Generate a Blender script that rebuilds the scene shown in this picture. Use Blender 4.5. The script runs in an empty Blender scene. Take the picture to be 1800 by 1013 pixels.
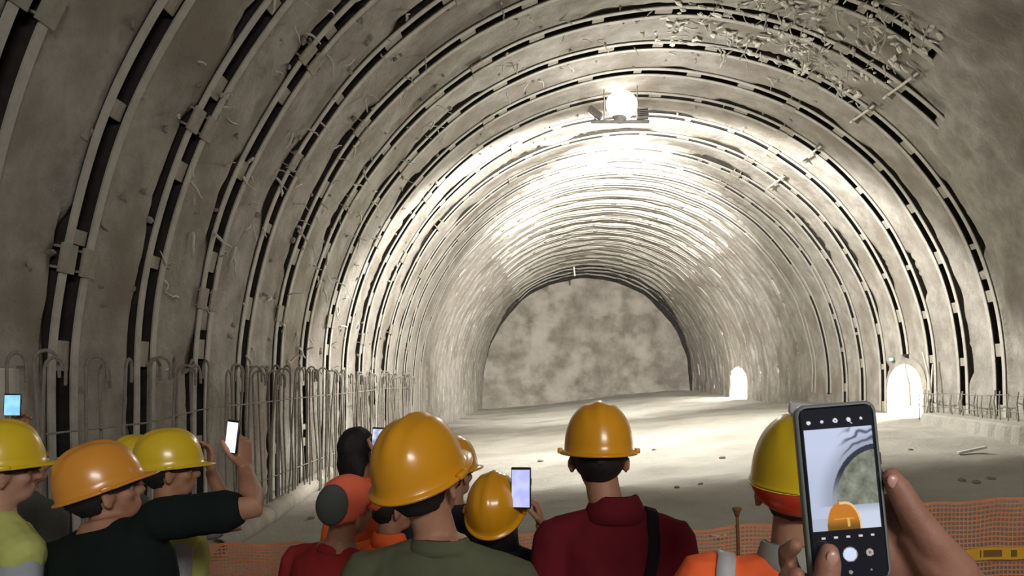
import bpy, bmesh, math, random
from mathutils import Vector, Matrix, noise
R_ = math.radians
random.seed(7)
SC = bpy.context.scene
COL = SC.collection
V = Vector

# ---------------------------------------------------------------- camera, world, lights, exposure
CAMZ, FPX, VX, VY = 1.9, 1450.0, 972.0, 672.0
cam_d = bpy.data.cameras.new('camera')
cam_d.sensor_width = 36; cam_d.lens = 36 * FPX / 1800
cam_d.shift_x = -(VX - 900) / 1800; cam_d.shift_y = (VY - 506.5) / 1800
cam_d.clip_start = 0.05; cam_d.clip_end = 200
cam = bpy.data.objects.new('camera', cam_d); COL.objects.link(cam)
cam.location = (0, 0, CAMZ); cam.rotation_euler = (R_(90), 0, 0)
SC.camera = cam
SC.view_settings.view_transform = 'Standard'
SC.view_settings.look = 'None'
SC.view_settings.exposure = 0.0
SC.view_settings.gamma = 1.0
SC.view_settings.use_curve_mapping = False
w = bpy.data.worlds.new('world'); SC.world = w; w.use_nodes = True
w.node_tree.nodes['Background'].inputs[0].default_value = (0.9, 0.95, 1.0, 1)
w.node_tree.nodes['Background'].inputs[1].default_value = 0.10

def add_light(name, kind, loc, energy, color=(1, 1, 1), target=None, **kw):
    l = bpy.data.lights.new(name, kind); l.energy = energy; l.color = color
    for k, v in kw.items(): setattr(l, k, v)
    o = bpy.data.objects.new(name, l); COL.objects.link(o); o.location = loc
    if target is not None:
        o.rotation_euler = (V(target) - V(loc)).to_track_quat('-Z', 'Y').to_euler()
    return o
# work lights at the tunnel mouth behind the onlookers
add_light('mouth_light', 'AREA', (2.6, -5.0, 4.6), 350, (1.0, 0.965, 0.91), (1.0, 9, 1.0), shape='RECTANGLE', size=3.0, size_y=1.2)
# the flood lamp rig under the crown, shining into the tunnel
LAMP = V((1.42, 16.7, CAMZ + (672 - 190) / FPX * 16.7))
FC = (1.0, 0.975, 0.925)
add_light('flood_beam', 'SPOT', (LAMP.x, LAMP.y - 0.35, LAMP.z - 1.1), 3400, FC, (LAMP.x + .3, LAMP.y + 8, LAMP.z - 10.0), spot_size=R_(174), spot_blend=0.16, shadow_soft_size=0.25)
add_light('flood_beam_deep', 'SPOT', (LAMP.x + .4, LAMP.y + 0.5, LAMP.z - 0.8), 36000, FC, (LAMP.x + .3, LAMP.y + 30, LAMP.z - 5.0), spot_size=R_(66), spot_blend=1.0, shadow_soft_size=0.25)
add_light('flood_spill', 'POINT', (LAMP.x, LAMP.y - 1.7, LAMP.z - 1.5), 240, FC, shadow_soft_size=0.2)

# ---------------------------------------------------------------- helpers
def at(px, py, d):
    return V(((px - VX) / FPX * d, d, CAMZ - (py - VY) / FPX * d))

def sstep(a, b, x):
    t = max(0.0, min(1.0, (x - a) / (b - a))); return t * t * (3 - 2 * t)

def lerp(a, b, t): return a + (b - a) * t

def interp(x, pts):
    if x <= pts[0][0]: return pts[0][1]
    for (a, va), (b, vb) in zip(pts, pts[1:]):
        if x <= b: return lerp(va, vb, (x - a) / (b - a))
    return pts[-1][1]

def empty(name, label=None, cat=None, loc=(0, 0, 0), rotz=0.0, group=None):
    o = bpy.data.objects.new(name, None); COL.objects.link(o)
    o.location = loc; o.rotation_euler = (0, 0, rotz); o.empty_display_size = 0.1
    tag(o, label, cat, group); return o

def tag(o, label=None, cat=None, group=None, kind=None):
    if label: o['label'] = label
    if cat: o['category'] = cat
    if group: o['group'] = group
    if kind: o['kind'] = kind
    return o

def link(name, me, mat, parent=None, smooth=True):
    o = bpy.data.objects.new(name, me); COL.objects.link(o)
    if mat is not None:
        if len(me.materials): me.materials.clear()
        me.materials.append(mat)
    if parent is not None: o.parent = parent
    if smooth and len(me.polygons): me.polygons.foreach_set('use_smooth', [True] * len(me.polygons))
    return o

def bm_mesh(bm, name='m'):
    me = bpy.data.meshes.new(name); bmesh.ops.recalc_face_normals(bm, faces=bm.faces[:]); bm.to_mesh(me); bm.free(); return me

def obj(name, bm, mat, parent=None, smooth=True):
    return link(name, bm_mesh(bm, name), mat, parent, smooth)

def dup(o, name=None, parent=None):
    c = o.copy(); COL.objects.link(c)
    if parent is not None: c.parent = parent
    return c

def box(bm, c, size, M=None, bev=0.0):
    sx, sy, sz = [a / 2 for a in size]
    vs = []
    for x in (-sx, sx):
        for y in (-sy, sy):
            for z in (-sz, sz):
                p = V((x, y, z))
                if M is not None: p = M @ p
                vs.append(bm.verts.new(p + V(c)))
    fs = []
    for f in ((0, 1, 3, 2), (4, 6, 7, 5), (0, 4, 5, 1), (2, 3, 7, 6), (0, 2, 6, 4), (1, 5, 7, 3)):
        fs.append(bm.faces.new([vs[i] for i in f]))
    if bev > 0:
        es = list({e for f in fs for e in f.edges})
        bmesh.ops.bevel(bm, geom=es, offset=bev, segments=2, affect='EDGES', profile=0.5)

def frame(d):
    d = d.normalized()
    up = V((0, 0, 1)) if abs(d.z) < 0.9 else V((0, 1, 0))
    a = d.cross(up).normalized(); b = a.cross(d).normalized()
    return a, b

def limb(bm, pts, rad, seg=12, caps=2):
    """tapered round tube through pts with hemispherical ends"""
    pts = [V(p) for p in pts]
    n = len(pts)
    dirs = []
    for i in range(n):
        if i == 0: d = pts[1] - pts[0]
        elif i == n - 1: d = pts[-1] - pts[-2]
        else: d = (pts[i] - pts[i - 1]).normalized() + (pts[i + 1] - pts[i]).normalized()
        dirs.append(d.normalized())
    a0, b0 = frame(dirs[0])
    rings = []
    a = a0
    for i in range(n):
        d = dirs[i]; a = (a - d * a.dot(d)).normalized(); b = d.cross(a)
        r = rad[i]
        def ring(c, r):
            return [bm.verts.new(c + (a * math.cos(2 * math.pi * k / seg) + b * math.sin(2 * math.pi * k / seg)) * r) for k in range(seg)]
        if i == 0 and caps:
            for j in range(1, caps + 1):
                t = math.pi / 2 * j / (caps + 1); rings.append(ring(pts[i] - d * r * math.cos(t), r * math.sin(t)))
        rings.append(ring(pts[i], r))
        if i == n - 1 and caps:
            for j in range(1, caps + 1):
                t = math.pi / 2 * j / (caps + 1); rings.append(ring(pts[i] + d * r * math.sin(t), r * math.cos(t)))
    for A, B in zip(rings, rings[1:]):
        for k in range(seg): bm.faces.new((A[k], A[(k + 1) % seg], B[(k + 1) % seg], B[k]))
    bm.faces.new(rings[0][::-1]); bm.faces.new(rings[-1])

def loft(bm, rows, M=None, seg=24, close=True, expo=1.0):
    """stack of horizontal ellipses rows: (x, y, z, rx, ry)"""
    rings = []
    for (x, y, z, rx, ry) in rows:
        r = []
        for k in range(seg):
            t = 2 * math.pi * k / seg; c, s_ = math.cos(t), math.sin(t)
            px = math.copysign(abs(c) ** expo, c) * rx; py = math.copysign(abs(s_) ** expo, s_) * ry
            p = V((x + px, y + py, z))
            r.append(bm.verts.new(M @ p if M is not None else p))
        rings.append(r)
    for A, B in zip(rings, rings[1:]):
        for k in range(seg): bm.faces.new((A[k], A[(k + 1) % seg], B[(k + 1) % seg], B[k]))
    if close:
        bm.faces.new(rings[0][::-1]); bm.faces.new(rings[-1])

def ell(bm, c, r, M=None, u=16, v=10, rot=None):
    res = bmesh.ops.create_uvsphere(bm, u_segments=u, v_segments=v, radius=1.0)
    for vt in res['verts']:
        p = V((vt.co.x * r[0], vt.co.y * r[1], vt.co.z * r[2]))
        if rot is not None: p = rot @ p
        p += V(c)
        vt.co = M @ p if M is not None else p

TMP = bpy.data.scenes.new('workbench')
def evaluated(me, mods):
    o = bpy.data.objects.new('tmp', me); TMP.collection.objects.link(o)
    for t, kw in mods:
        m = o.modifiers.new('m', t)
        for k, v in kw.items(): setattr(m, k, v)
    vl = TMP.view_layers[0]; vl.update(); dg = vl.depsgraph; dg.update()
    me2 = bpy.data.meshes.new_from_object(o.evaluated_get(dg))
    bpy.data.objects.remove(o); bpy.data.meshes.remove(me)
    return me2
def remesh(bm, voxel, smooth=3):
    return evaluated(bm_mesh(bm, 'tmp'), [('REMESH', dict(mode='VOXEL', voxel_size=voxel))] + ([('SMOOTH', dict(factor=0.5, iterations=smooth))] if smooth else []))
def applied(o_me, mods): return evaluated(o_me, mods)

# ---------------------------------------------------------------- materials
def mat(name, c1, c2=None, rough=0.7, scale=8.0, bump=0.0, bscale=40.0, metal=0.0, spec=0.5, coat=0.0, detail=6.0, c3=None, scale3=1.0, emit=None, estr=0.0, sss=0.0):
    m = bpy.data.materials.new(name); m.use_nodes = True
    nt = m.node_tree; N = nt.nodes; L = nt.links
    p = N['Principled BSDF']
    p.inputs['Roughness'].default_value = rough; p.inputs['Metallic'].default_value = metal
    p.inputs['Specular IOR Level'].default_value = spec
    if coat: p.inputs['Coat Weight'].default_value = coat; p.inputs['Coat Roughness'].default_value = 0.15
    if sss: p.inputs['Subsurface Weight'].default_value = sss; p.inputs['Subsurface Radius'].default_value = (0.01, 0.004, 0.002); p.inputs['Subsurface Scale'].default_value = 0.5
    tc = N.new('ShaderNodeTexCoord')
    if c2 is None: p.inputs['Base Color'].default_value = (*c1, 1)
    else:
        n = N.new('ShaderNodeTexNoise'); n.inputs['Scale'].default_value = scale; n.inputs['Detail'].default_value = detail; n.inputs['Roughness'].default_value = 0.62
        L.new(tc.outputs['Object'], n.inputs['Vector'])
        r = N.new('ShaderNodeValToRGB'); r.color_ramp.elements[0].position = 0.34; r.color_ramp.elements[1].position = 0.66
        r.color_ramp.elements[0].color = (*c1, 1); r.color_ramp.elements[1].color = (*c2, 1)
        L.new(n.outputs['Fac'], r.inputs['Fac']); out = r.outputs['Color']
        if c3 is not None:
            n3 = N.new('ShaderNodeTexNoise'); n3.inputs['Scale'].default_value = scale3; n3.inputs['Detail'].default_value = 5
            L.new(tc.outputs['Object'], n3.inputs['Vector'])
            r3 = N.new('ShaderNodeValToRGB'); r3.color_ramp.elements[0].position = 0.48; r3.color_ramp.elements[1].position = 0.66
            r3.color_ramp.elements[0].color = (0, 0, 0, 1); r3.color_ramp.elements[1].color = (1, 1, 1, 1)
            L.new(n3.outputs['Fac'], r3.inputs['Fac'])
            mx = N.new('ShaderNodeMixRGB'); mx.inputs['Color2'].default_value = (*c3, 1)
            L.new(r3.outputs['Color'], mx.inputs['Fac']); L.new(out, mx.inputs['Color1']); out = mx.outputs['Color']
        L.new(out, p.inputs['Base Color'])
    if bump > 0:
        nb = N.new('ShaderNodeTexNoise'); nb.inputs['Scale'].default_value = bscale; nb.inputs['Detail'].default_value = 8; nb.inputs['Roughness'].default_value = 0.65
        L.new(tc.outputs['Object'], nb.inputs['Vector'])
        b = N.new('ShaderNodeBump'); b.inputs['Strength'].default_value = bump; b.inputs['Distance'].default_value = 0.05
        L.new(nb.outputs['Fac'], b.inputs['Height']); L.new(b.outputs['Normal'], p.inputs['Normal'])
    if emit is not None:
        p.inputs['Emission Color'].default_value = (*emit, 1); p.inputs['Emission Strength'].default_value = estr
    return m

M_SHOT = mat('shotcrete', (0.275, 0.256, 0.222), (0.43, 0.405, 0.36), 0.95, 2.6, 0.75, 9.0, spec=0.15, c3=(0.255, 0.225, 0.188), scale3=0.9, detail=9.0)
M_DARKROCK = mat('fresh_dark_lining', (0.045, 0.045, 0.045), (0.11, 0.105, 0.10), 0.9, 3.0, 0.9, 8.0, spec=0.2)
M_SLOT = mat('painted_slot_shade', (0.03, 0.026, 0.021), (0.06, 0.052, 0.043), 0.95, 4.0, 0.6, 12.0, spec=0.1)  # shade of the rib slots, put into the colour of their backing
M_WEB = mat('painted_web_shade', (0.028, 0.025, 0.021), (0.05, 0.044, 0.037), 0.8, 6.0, 0.2, 30.0, spec=0.2)  # beam webs coloured near black so the slots look shaded
M_FACE = mat('rock_face', (0.17, 0.15, 0.125), (0.32, 0.29, 0.245), 0.95, 1.0, 1.0, 5.0, spec=0.1, c3=(0.36, 0.33, 0.285), scale3=0.5, detail=10.0)
M_FLOOR = mat('dusty_floor', (0.37, 0.35, 0.30), (0.48, 0.46, 0.405), 0.95, 1.1, 0.7, 12.0, spec=0.1, c3=(0.30, 0.28, 0.235), scale3=0.55)
M_RIB = mat('dusty_steel', (0.41, 0.395, 0.355), (0.53, 0.51, 0.46), 0.85, 6.0, 0.35, 30.0, spec=0.25)
M_PLATE = mat('dusty_plate', (0.29, 0.265, 0.225), (0.40, 0.37, 0.31), 0.85, 6.0, 0.4, 25.0, spec=0.2)
M_REBAR = mat('grey_rebar', (0.20, 0.185, 0.16), (0.34, 0.31, 0.27), 0.8, 14.0, 0.3, 60.0, spec=0.3)
M_SCRAP = mat('pale_scrap', (0.60, 0.57, 0.50), (0.74, 0.71, 0.64), 0.9, 5.0, 0.3, 30.0, spec=0.1)
M_PIPE = mat('dusty_pipe', (0.36, 0.33, 0.28), (0.50, 0.46, 0.39), 0.8, 4.0, 0.4, 20.0, spec=0.2)
M_ROD = mat('rusty_rod', (0.15, 0.075, 0.035), (0.30, 0.15, 0.06), 0.75, 30.0, 0.3, 90.0, spec=0.3)
M_NET = mat('orange_net', (0.70, 0.24, 0.11), (0.76, 0.32, 0.17), 0.6, 5.0, spec=0.3)
M_TAPE = mat('yellow_tape', (0.80, 0.46, 0.02), (0.70, 0.36, 0.02), 0.5, 5.0)
M_TAPEMARK = mat('tape_mark', (0.22, 0.10, 0.01), rough=0.5)
M_LAMPBODY = mat('lamp_housing', (0.12, 0.11, 0.10), (0.2, 0.19, 0.17), 0.6, 10.0)
M_GLOW = mat('lamp_glow', (1, 1, 1), emit=(1.0, 0.96, 0.88), estr=8.0)
M_GREEN = mat('green_led', (0.1, 0.6, 0.45), emit=(0.25, 1.0, 0.75), estr=3.0)
M_STONE = mat('loose_stone', (0.32, 0.30, 0.25), (0.44, 0.41, 0.35), 0.95, 6.0, 0.6, 20.0, spec=0.1)
M_BLACK = mat('black_plastic', (0.012, 0.013, 0.016), rough=0.35)
M_WHITE = mat('white_board', (0.62, 0.60, 0.55), (0.70, 0.68, 0.63), 0.7, 3.0)
M_EYE = mat('eye_white', (0.75, 0.72, 0.68), rough=0.25)
M_SKIN = mat('skin', (0.32, 0.155, 0.095), (0.40, 0.205, 0.13), 0.55, 14.0, 0.08, 90.0, spec=0.35, sss=0.08)
M_SKIN2 = mat('fair_skin', (0.40, 0.215, 0.15), (0.47, 0.265, 0.19), 0.55, 14.0, 0.08, 90.0, spec=0.35, sss=0.08)
M_SKIN3 = mat('hand_skin', (0.27, 0.125, 0.085), (0.36, 0.175, 0.125), 0.5, 18.0, 0.12, 120.0, spec=0.4, sss=0.08)
M_NAIL = mat('nail', (0.52, 0.29, 0.24), rough=0.3)
M_HAIR = mat('black_hair', (0.003, 0.003, 0.004), (0.009, 0.008, 0.008), 0.65, 60.0, 0.3, 150.0)
M_TROUSER = mat('dark_trousers', (0.025, 0.03, 0.045), (0.04, 0.045, 0.06), 0.9, 20.0, 0.1, 120.0)
M_SHOE = mat('work_shoe', (0.03, 0.025, 0.02), (0.06, 0.05, 0.04), 0.7, 15.0)
M_SILVER = mat('reflective_silver', (0.42, 0.42, 0.43), (0.48, 0.48, 0.5), 0.45, 40.0)
def cloth(name, c, k=1.25): return mat(name, c, tuple(min(1, a * k) for a in c), 0.92, 6.0, 0.12, 260.0, spec=0.15)
M_MAROON = cloth('maroon_cotton', (0.105, 0.008, 0.014)); M_OLIVE = cloth('olive_cotton', (0.085, 0.090, 0.055))
M_REDSHIRT = cloth('red_cotton', (0.26, 0.022, 0.024)); M_BLACKSHIRT = cloth('black_cotton', (0.006, 0.011, 0.010))
M_GREYT = cloth('grey_cotton', (0.30, 0.32, 0.36)); M_DKGREY = cloth('dark_grey_cotton', (0.10, 0.105, 0.095)); M_NAVY = cloth('navy_cotton', (0.02, 0.022, 0.03))
M_HIYEL = cloth('yellow_hivis', (0.42, 0.45, 0.14)); M_HIORG = cloth('orange_hivis', (0.82, 0.13, 0.04)); M_GREYCOL = cloth('grey_collar_cloth', (0.25, 0.245, 0.22))
M_CAPORG = cloth('coral_cap_cloth', (0.74, 0.14, 0.075)); M_CAPGREY = cloth('grey_cap_patch', (0.075, 0.08, 0.075)); M_BAGSTRAP = cloth('dark_strap', (0.012, 0.008, 0.012))
def plastic(name, c): return mat(name, c, tuple(a * 0.9 for a in c), 0.28, 4.0, spec=0.5, coat=0.25)
M_HAT = plastic('amber_helmet', (0.68, 0.30, 0.008)); M_HATY = plastic('yellow_helmet', (0.72, 0.50, 0.02)); M_HATO = plastic('orange_helmet', (0.70, 0.29, 0.035))
M_HATLEMON = plastic('lemon_helmet', (0.60, 0.40, 0.008)); M_HATRED = plastic('red_orange_rim', (0.48, 0.035, 0.012))
M_HEADBAND = mat('helmet_lining', (0.02, 0.02, 0.02), rough=0.8)

# ---------------------------------------------------------------- the vault
CX, RAD, Z0 = 1.95, 6.0, 1.9
DEG = 6 * math.pi / 180
D0, DSP = 6.81, 1.3
LASTK = 31
FACEY = 47.9
def vpos(q, R):
    """q in degrees round the profile: below 0 the right wall, 0..180 the arch, above 180 the left wall"""
    if q < 0: return CX + R, Z0 + q * DEG
    if q > 180: return CX - R, Z0 - (q - 180) * DEG
    t = R_(q); return CX + R * math.cos(t), Z0 + R * math.sin(t)
def vnorm(q):
    if q < 0: return V((-1, 0, 0))
    if q > 180: return V((1, 0, 0))
    t = R_(q); return V((-math.cos(t), 0, -math.sin(t)))
def ringy(k): return D0 + DSP * k
def rib_from(k):
    """lowest visible q of rib k on the right: nearer ribs disappear into the sprayed concrete"""
    if k <= 3: return 66.0
    if k == 4: return 53.0
    if k == 5: return 45.5
    if k == 9: return 9.0
    if k in (21, 22): return 10.0
    return -8.0
def wob(k, q):
    w_ = 0.035 * noise.noise(V((q * 0.05, k * 3.7, 1.3)))
    if k > 12: w_ += sstep(12, 20, k) * (0.10 * noise.noise(V((q * 0.10, k * 6.1, 5.3))) + 0.06 * noise.noise(V((q * 0.28, k * 2.1, 6.6))))
    return w_
def radw(k, q): return (0.03 + 0.04 * sstep(13, 20, k)) * noise.noise(V((q * (0.07 if k < 14 else 0.12), k * 5.1, 7.7)))
def bridged(k, q):
    """patches where sprayed concrete hides the slot"""
    b = noise.noise(V((q * 0.13, k * 9.3, 3.1)))
    lim = 0.58 if k < 11 else 0.36
    return b > lim
def slot_depth(k, q):
    if k <= 11: return 0.26
    side = sstep(35, 65, q) * (1 - sstep(115, 145, q))
    f = sstep(11, 17, k)
    return lerp(0.26, lerp(0.04, 0.15, side), f)
def lining(y, q):
    k = round((y - D0) / DSP); dy = y - ringy(k)
    if k > LASTK: k = LASTK; dy = y - ringy(k)
    x, z = vpos(q, 6.0)
    P = V((x, y, z))
    r = 6.01 + 0.045 * noise.noise(P * 0.9) + 0.03 * noise.noise(P * 2.7) + 0.012 * noise.noise(P * 7.0)
    if k > 9:
        side = sstep(30, 60, q) * (1 - sstep(120, 150, q))
        amp = side * sstep(9, 16, k)
        r += amp * 0.27 * (0.55 + 0.9 * noise.noise(V((q * 0.035, k * 2.3, 0.5)))) * max(0, 1 - (dy / 0.62) ** 2)
    lim = rib_from(k)
    if q < lim and k < 6:
        c = sstep(lim + 3, lim - 4, q)
        return r - 0.10 * (1 - sstep(lim - 4, lim, q)) - 0.06 * abs(noise.noise(P * 1.6)) - 0.035 * abs(noise.noise(P * 4.0)) - 0.02 * noise.noise(P * 9.0)
    dyw = dy - wob(k, q)
    if k >= -2:
        wide = 0.155
        far_side = sstep(12, 14, k) * (1 - sstep(38, 62, q) * (1 - sstep(118, 142, q)))
        if -wide < dyw < wide:
            if (far_side > .5 and noise.noise(V((q * 0.12, k * 7.3, 2.2))) > -0.38) or bridged(k, q) or noise.noise(V((q * 0.21, k * 4.4, 8.8))) < -(0.62 if k < 11 else 0.45) * (1 - far_side) - 0.05 * far_side: return 5.985 + radw(k, q) + 0.012 * noise.noise(P * 9)
            return 6.03 + slot_depth(k, q)
        if -0.285 < dyw <= -wide:
            if k < 12: return lerp(6.14, 5.99 + radw(k, q), sstep(-0.28, 0.0, noise.noise(V((q * 0.07, k * 2.9, 4.4)))))
        if -0.3 < dyw < 0.3: r = min(r, 6.0 + radw(k, q))
        r = lerp(r, 5.966 + radw(k, q) + 0.012 * noise.noise(P * 2.0), far_side)
    return r

# doorways with lamps behind them in the right wall: (y0, y1, top z)
NICHES = [(17.65, 19.5, 2.30), (33.6, 36.9, 2.56)]
def in_niche(y, z):
    for a, b, t in NICHES:
        if a < y < b:
            u = (y - (a + b) / 2) / ((b - a) / 2)
            if z < t - 0.55 * (1 - math.sqrt(max(0, 1 - u * u))): return True
    return False

OFFS = [-0.63, -0.52, -0.41, -0.30, -0.265, -0.215, -0.165, -0.145, 0.0, 0.145, 0.165, 0.215, 0.27, 0.38, 0.48, 0.58]
YS = [-6.0, -5.0, -4.0, -3.0, -2.2, -1.4, -0.7, 0.0, 0.6, 1.2, 1.8]
for k in range(-3, LASTK + 1):
    for o in OFFS:
        yy = ringy(k) + o
        if yy > YS[-1] + 0.02: YS.append(yy)
YS = [y for y in YS if y < FACEY + 0.3] + [FACEY + 0.4]
def qlist(a, b, n): return [lerp(a, b, i / n) for i in range(n + 1)]
SECT = {'wall_right': qlist(-22, 40, 92), 'ceiling': qlist(40, 140, 120), 'wall_left': qlist(140, 202, 76)}
LINE_CACHE = {}
for nm, qs in SECT.items():
    verts, faces, mi = [], [], []
    for y in YS:
        for q in qs:
            k_ = max(-3, min(LASTK, round((y - D0) / DSP))); dy_ = y - ringy(k_); y2 = y + wob(k_, q) * (1 - sstep(0.3, 0.6, abs(dy_)))
            r = lining(y2, q); x, z = vpos(q, r); verts.append((x, y2, z))
    nq = len(qs)
    for i in range(len(YS) - 1):
        for j in range(nq - 1):
            if nm == 'wall_right' and in_niche((YS[i] + YS[i + 1]) / 2, vpos((qs[j] + qs[j + 1]) / 2, 6)[1]): continue
            a = i * nq + j
            faces.append((a, a + nq, a + nq + 1, a + 1))
            q = qs[j]; y = YS[i]
            # the last advance is not sprayed yet: dark over the crown, thinning to the left
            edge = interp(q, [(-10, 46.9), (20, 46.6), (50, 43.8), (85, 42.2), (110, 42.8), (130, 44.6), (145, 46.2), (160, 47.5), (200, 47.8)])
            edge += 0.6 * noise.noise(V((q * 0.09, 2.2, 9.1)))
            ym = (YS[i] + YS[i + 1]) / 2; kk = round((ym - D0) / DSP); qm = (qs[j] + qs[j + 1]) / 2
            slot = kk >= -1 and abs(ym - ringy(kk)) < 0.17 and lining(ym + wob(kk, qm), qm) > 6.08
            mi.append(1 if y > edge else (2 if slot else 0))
    me = bpy.data.meshes.new(nm); me.from_pydata(verts, [], faces); me.update()
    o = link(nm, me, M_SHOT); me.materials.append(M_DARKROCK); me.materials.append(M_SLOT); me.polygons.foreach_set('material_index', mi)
    tag(o, {'wall_left': 'rough grey sprayed concrete tunnel wall on the left between steel ribs', 'wall_right': 'rough sprayed concrete tunnel wall on the right with two lit niches', 'ceiling': 'curved sprayed concrete tunnel crown over the floodlight'}[nm], kind='structure')

# rock face
bm = bmesh.new()
N = 70
vs = {}
for i in range(N + 1):
    for j in range(N + 1):
        x = CX - 6.4 + 12.8 * i / N; z = -0.3 + 8.7 * j / N
        P = V((x, 0, z))
        y = FACEY - 0.35 * noise.noise(P * 0.35) - 0.28 * noise.noise(P * 0.9) - 0.1 * noise.noise(P * 2.4) - 0.9 * sstep(2.4, 0.6, z) * 0.8
        vs[i, j] = bm.verts.new((x, y, z))
for i in range(N):
    for j in range(N): bm.faces.new((vs[i, j], vs[i + 1, j], vs[i + 1, j + 1], vs[i, j + 1]))
tag(obj('wall_back', bm, M_FACE), 'mottled brown rock face closing the far end of the tunnel', kind='structure')

# floor
def floorz(x, y):
    zl = interp(y, [(6, 0.0), (10, 0.13), (20, 0.28), (48, 0.40)])
    zr = interp(y, [(4, 0.0), (7, 0.35), (10, 0.75), (14, 1.0), (19, 1.2), (35, 1.18), (48, 1.45)])
    u = max(0, min(1, (x + 3.6) / 11.0))
    z = lerp(zl, zr, sstep(0, 1, u) * 0.6 + u * 0.4)
    k = sstep(4.6, 8.0, y)
    P = V((x, y, 0))
    return z * k + k * (0.05 * noise.noise(P * 0.5) + 0.035 * noise.noise(P * 1.5) + 0.018 * noise.noise(P * 4.0))
bm = bmesh.new()
fx = [CX - 6.35 + 12.7 * i / 84 for i in range(85)]
fy = [-6 + 1.0 * i for i in range(10)] + [4 + 0.12 * i for i in range(150)] + [22 + 0.4 * i for i in range(67)]
g = [[bm.verts.new((x, y, floorz(x, y))) for x in fx] for y in fy]
for i in range(len(fy) - 1):
    for j in range(len(fx) - 1): bm.faces.new((g[i][j], g[i][j + 1], g[i + 1][j + 1], g[i + 1][j]))
tag(obj('floor', bm, M_FLOOR), 'dusty grey tunnel floor rising toward the right wall', kind='structure')

# lit niches: arched side passages
for ni, (a, b, t) in enumerate(NICHES):
    bm = bmesh.new()
    n = 18
    def arch(off, x):
        pts = []
        for i in range(n + 1):
            u = -1 + 2 * i / n
            y = (a + b) / 2 + u * ((b - a) / 2 + off)
            z = t + off - 0.55 * (1 - math.sqrt(max(0, 1 - u * u)))
            pts.append(V((x, y, z)))
        pts = [V((x, a - off, 0.3))] + pts + [V((x, b + off, 0.3))]
        return pts
    rows = [arch(0.14, 7.93), arch(0.0, 7.90), arch(-0.05, 8.2), arch(-0.05, 10.6)]
    R = [[bm.verts.new(p) for p in row] for row in rows]
    for A, B in zip(R, R[1:]):
        for i in range(len(A) - 1): bm.faces.new((A[i], A[i + 1], B[i + 1], B[i]))
    bm.faces.new(R[-1])
    bm.faces.new([bm.verts.new(p) for p in ((7.9, a, 0.9), (7.9, b, 0.9), (10.6, b, 0.9), (10.6, a, 0.9))])
    o = obj('wall_niche', bm, M_SHOT, smooth=False)
    tag(o, ['nearer lit arched niche low in the right wall', 'farther lit arched niche low in the right wall'][ni], kind='structure')
    add_light('niche_lamp', 'POINT', (9.0, (a + b) / 2 - 0.2, t - 0.45), [1900, 2000][ni], (1.0, 0.96, 0.86), shadow_soft_size=0.12)

# kerb along the right wall foot
bm = bmesh.new()
prev = None
for i in range(61):
    y = 9.5 + 6.9 * i / 60
    zt = 1.24 + 0.02 * noise.noise(V((0, y * 2, 3))) + (y - 14) * 0.02
    gx = 7.28 + 0.035 * (1 if i % 4 < 1 else 0) + 0.03 * noise.noise(V((y * 3, 0, 1)))
    row = [bm.verts.new(p) for p in ((gx - 0.05, y, zt - 0.6), (gx, y, zt - 0.03), (gx + 0.05, y, zt), (8.1, y, zt + 0.04), (8.1, y, zt - 0.6))]
    if prev:
        for k in range(4): bm.faces.new((prev[k], prev[k + 1], row[k + 1], row[k]))
    else: bm.faces.new(row)
    prev = row
bm.faces.new(prev)
tag(obj('trim_1', bm, M_FLOOR, smooth=False), 'low concrete kerb along the foot of the right wall', kind='structure')

# ---------------------------------------------------------------- steel ribs
def sweep_rib(bm, k, off, q0, q1, step, prof):
    n = max(2, int((q1 - q0) / step)); prev = None
    for i in range(n + 1):
        q = lerp(q0, q1, i / n); nr = vnorm(q); rw = radw(k, q); wy = wob(k, q)
        row = []
        for (a, r) in prof:
            x, z = vpos(q, r + rw); row.append(bm.verts.new((x, ringy(k) + off + a + wy, z)))
        if prev:
            m = len(prof)
            for j in range(m):
                f = bm.faces.new((prev[j], prev[(j + 1) % m], row[(j + 1) % m], row[j]))
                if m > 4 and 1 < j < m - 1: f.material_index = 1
        else: bm.faces.new(row)
        prev = row
    bm.faces.new(prev)
I_PROF = [(-.048, 5.962), (.048, 5.962), (.048, 5.977), (.007, 5.982), (.007, 6.20), (.048, 6.205), (.048, 6.22), (-.048, 6.22), (-.048, 6.205), (-.007, 6.20), (-.007, 5.982), (-.048, 5.977)]
B_PROF = [(-.065, 5.985), (.065, 5.985), (.065, 6.16), (-.065, 6.16)]
bm = bmesh.new(); box(bm, (0, 0, 0), (0.10, 0.20, 0.03), bev=0.004); SP_ME = bm_mesh(bm, 'spacer_plate')
bm = bmesh.new()
box(bm, (0, 0, 0), (0.24, 0.21, 0.022), bev=0.004); box(bm, (0.085, 0, -0.045), (0.02, 0.2, 0.09)); box(bm, (-0.085, 0, -0.045), (0.02, 0.2, 0.09))
SPL_ME = bm_mesh(bm, 'splice_plate')
ORD = ['nearest', 'second', 'third', 'fourth', 'fifth', 'sixth', 'seventh', 'eighth', 'ninth', 'tenth', 'eleventh', 'twelfth', 'thirteenth', 'fourteenth']
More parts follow.
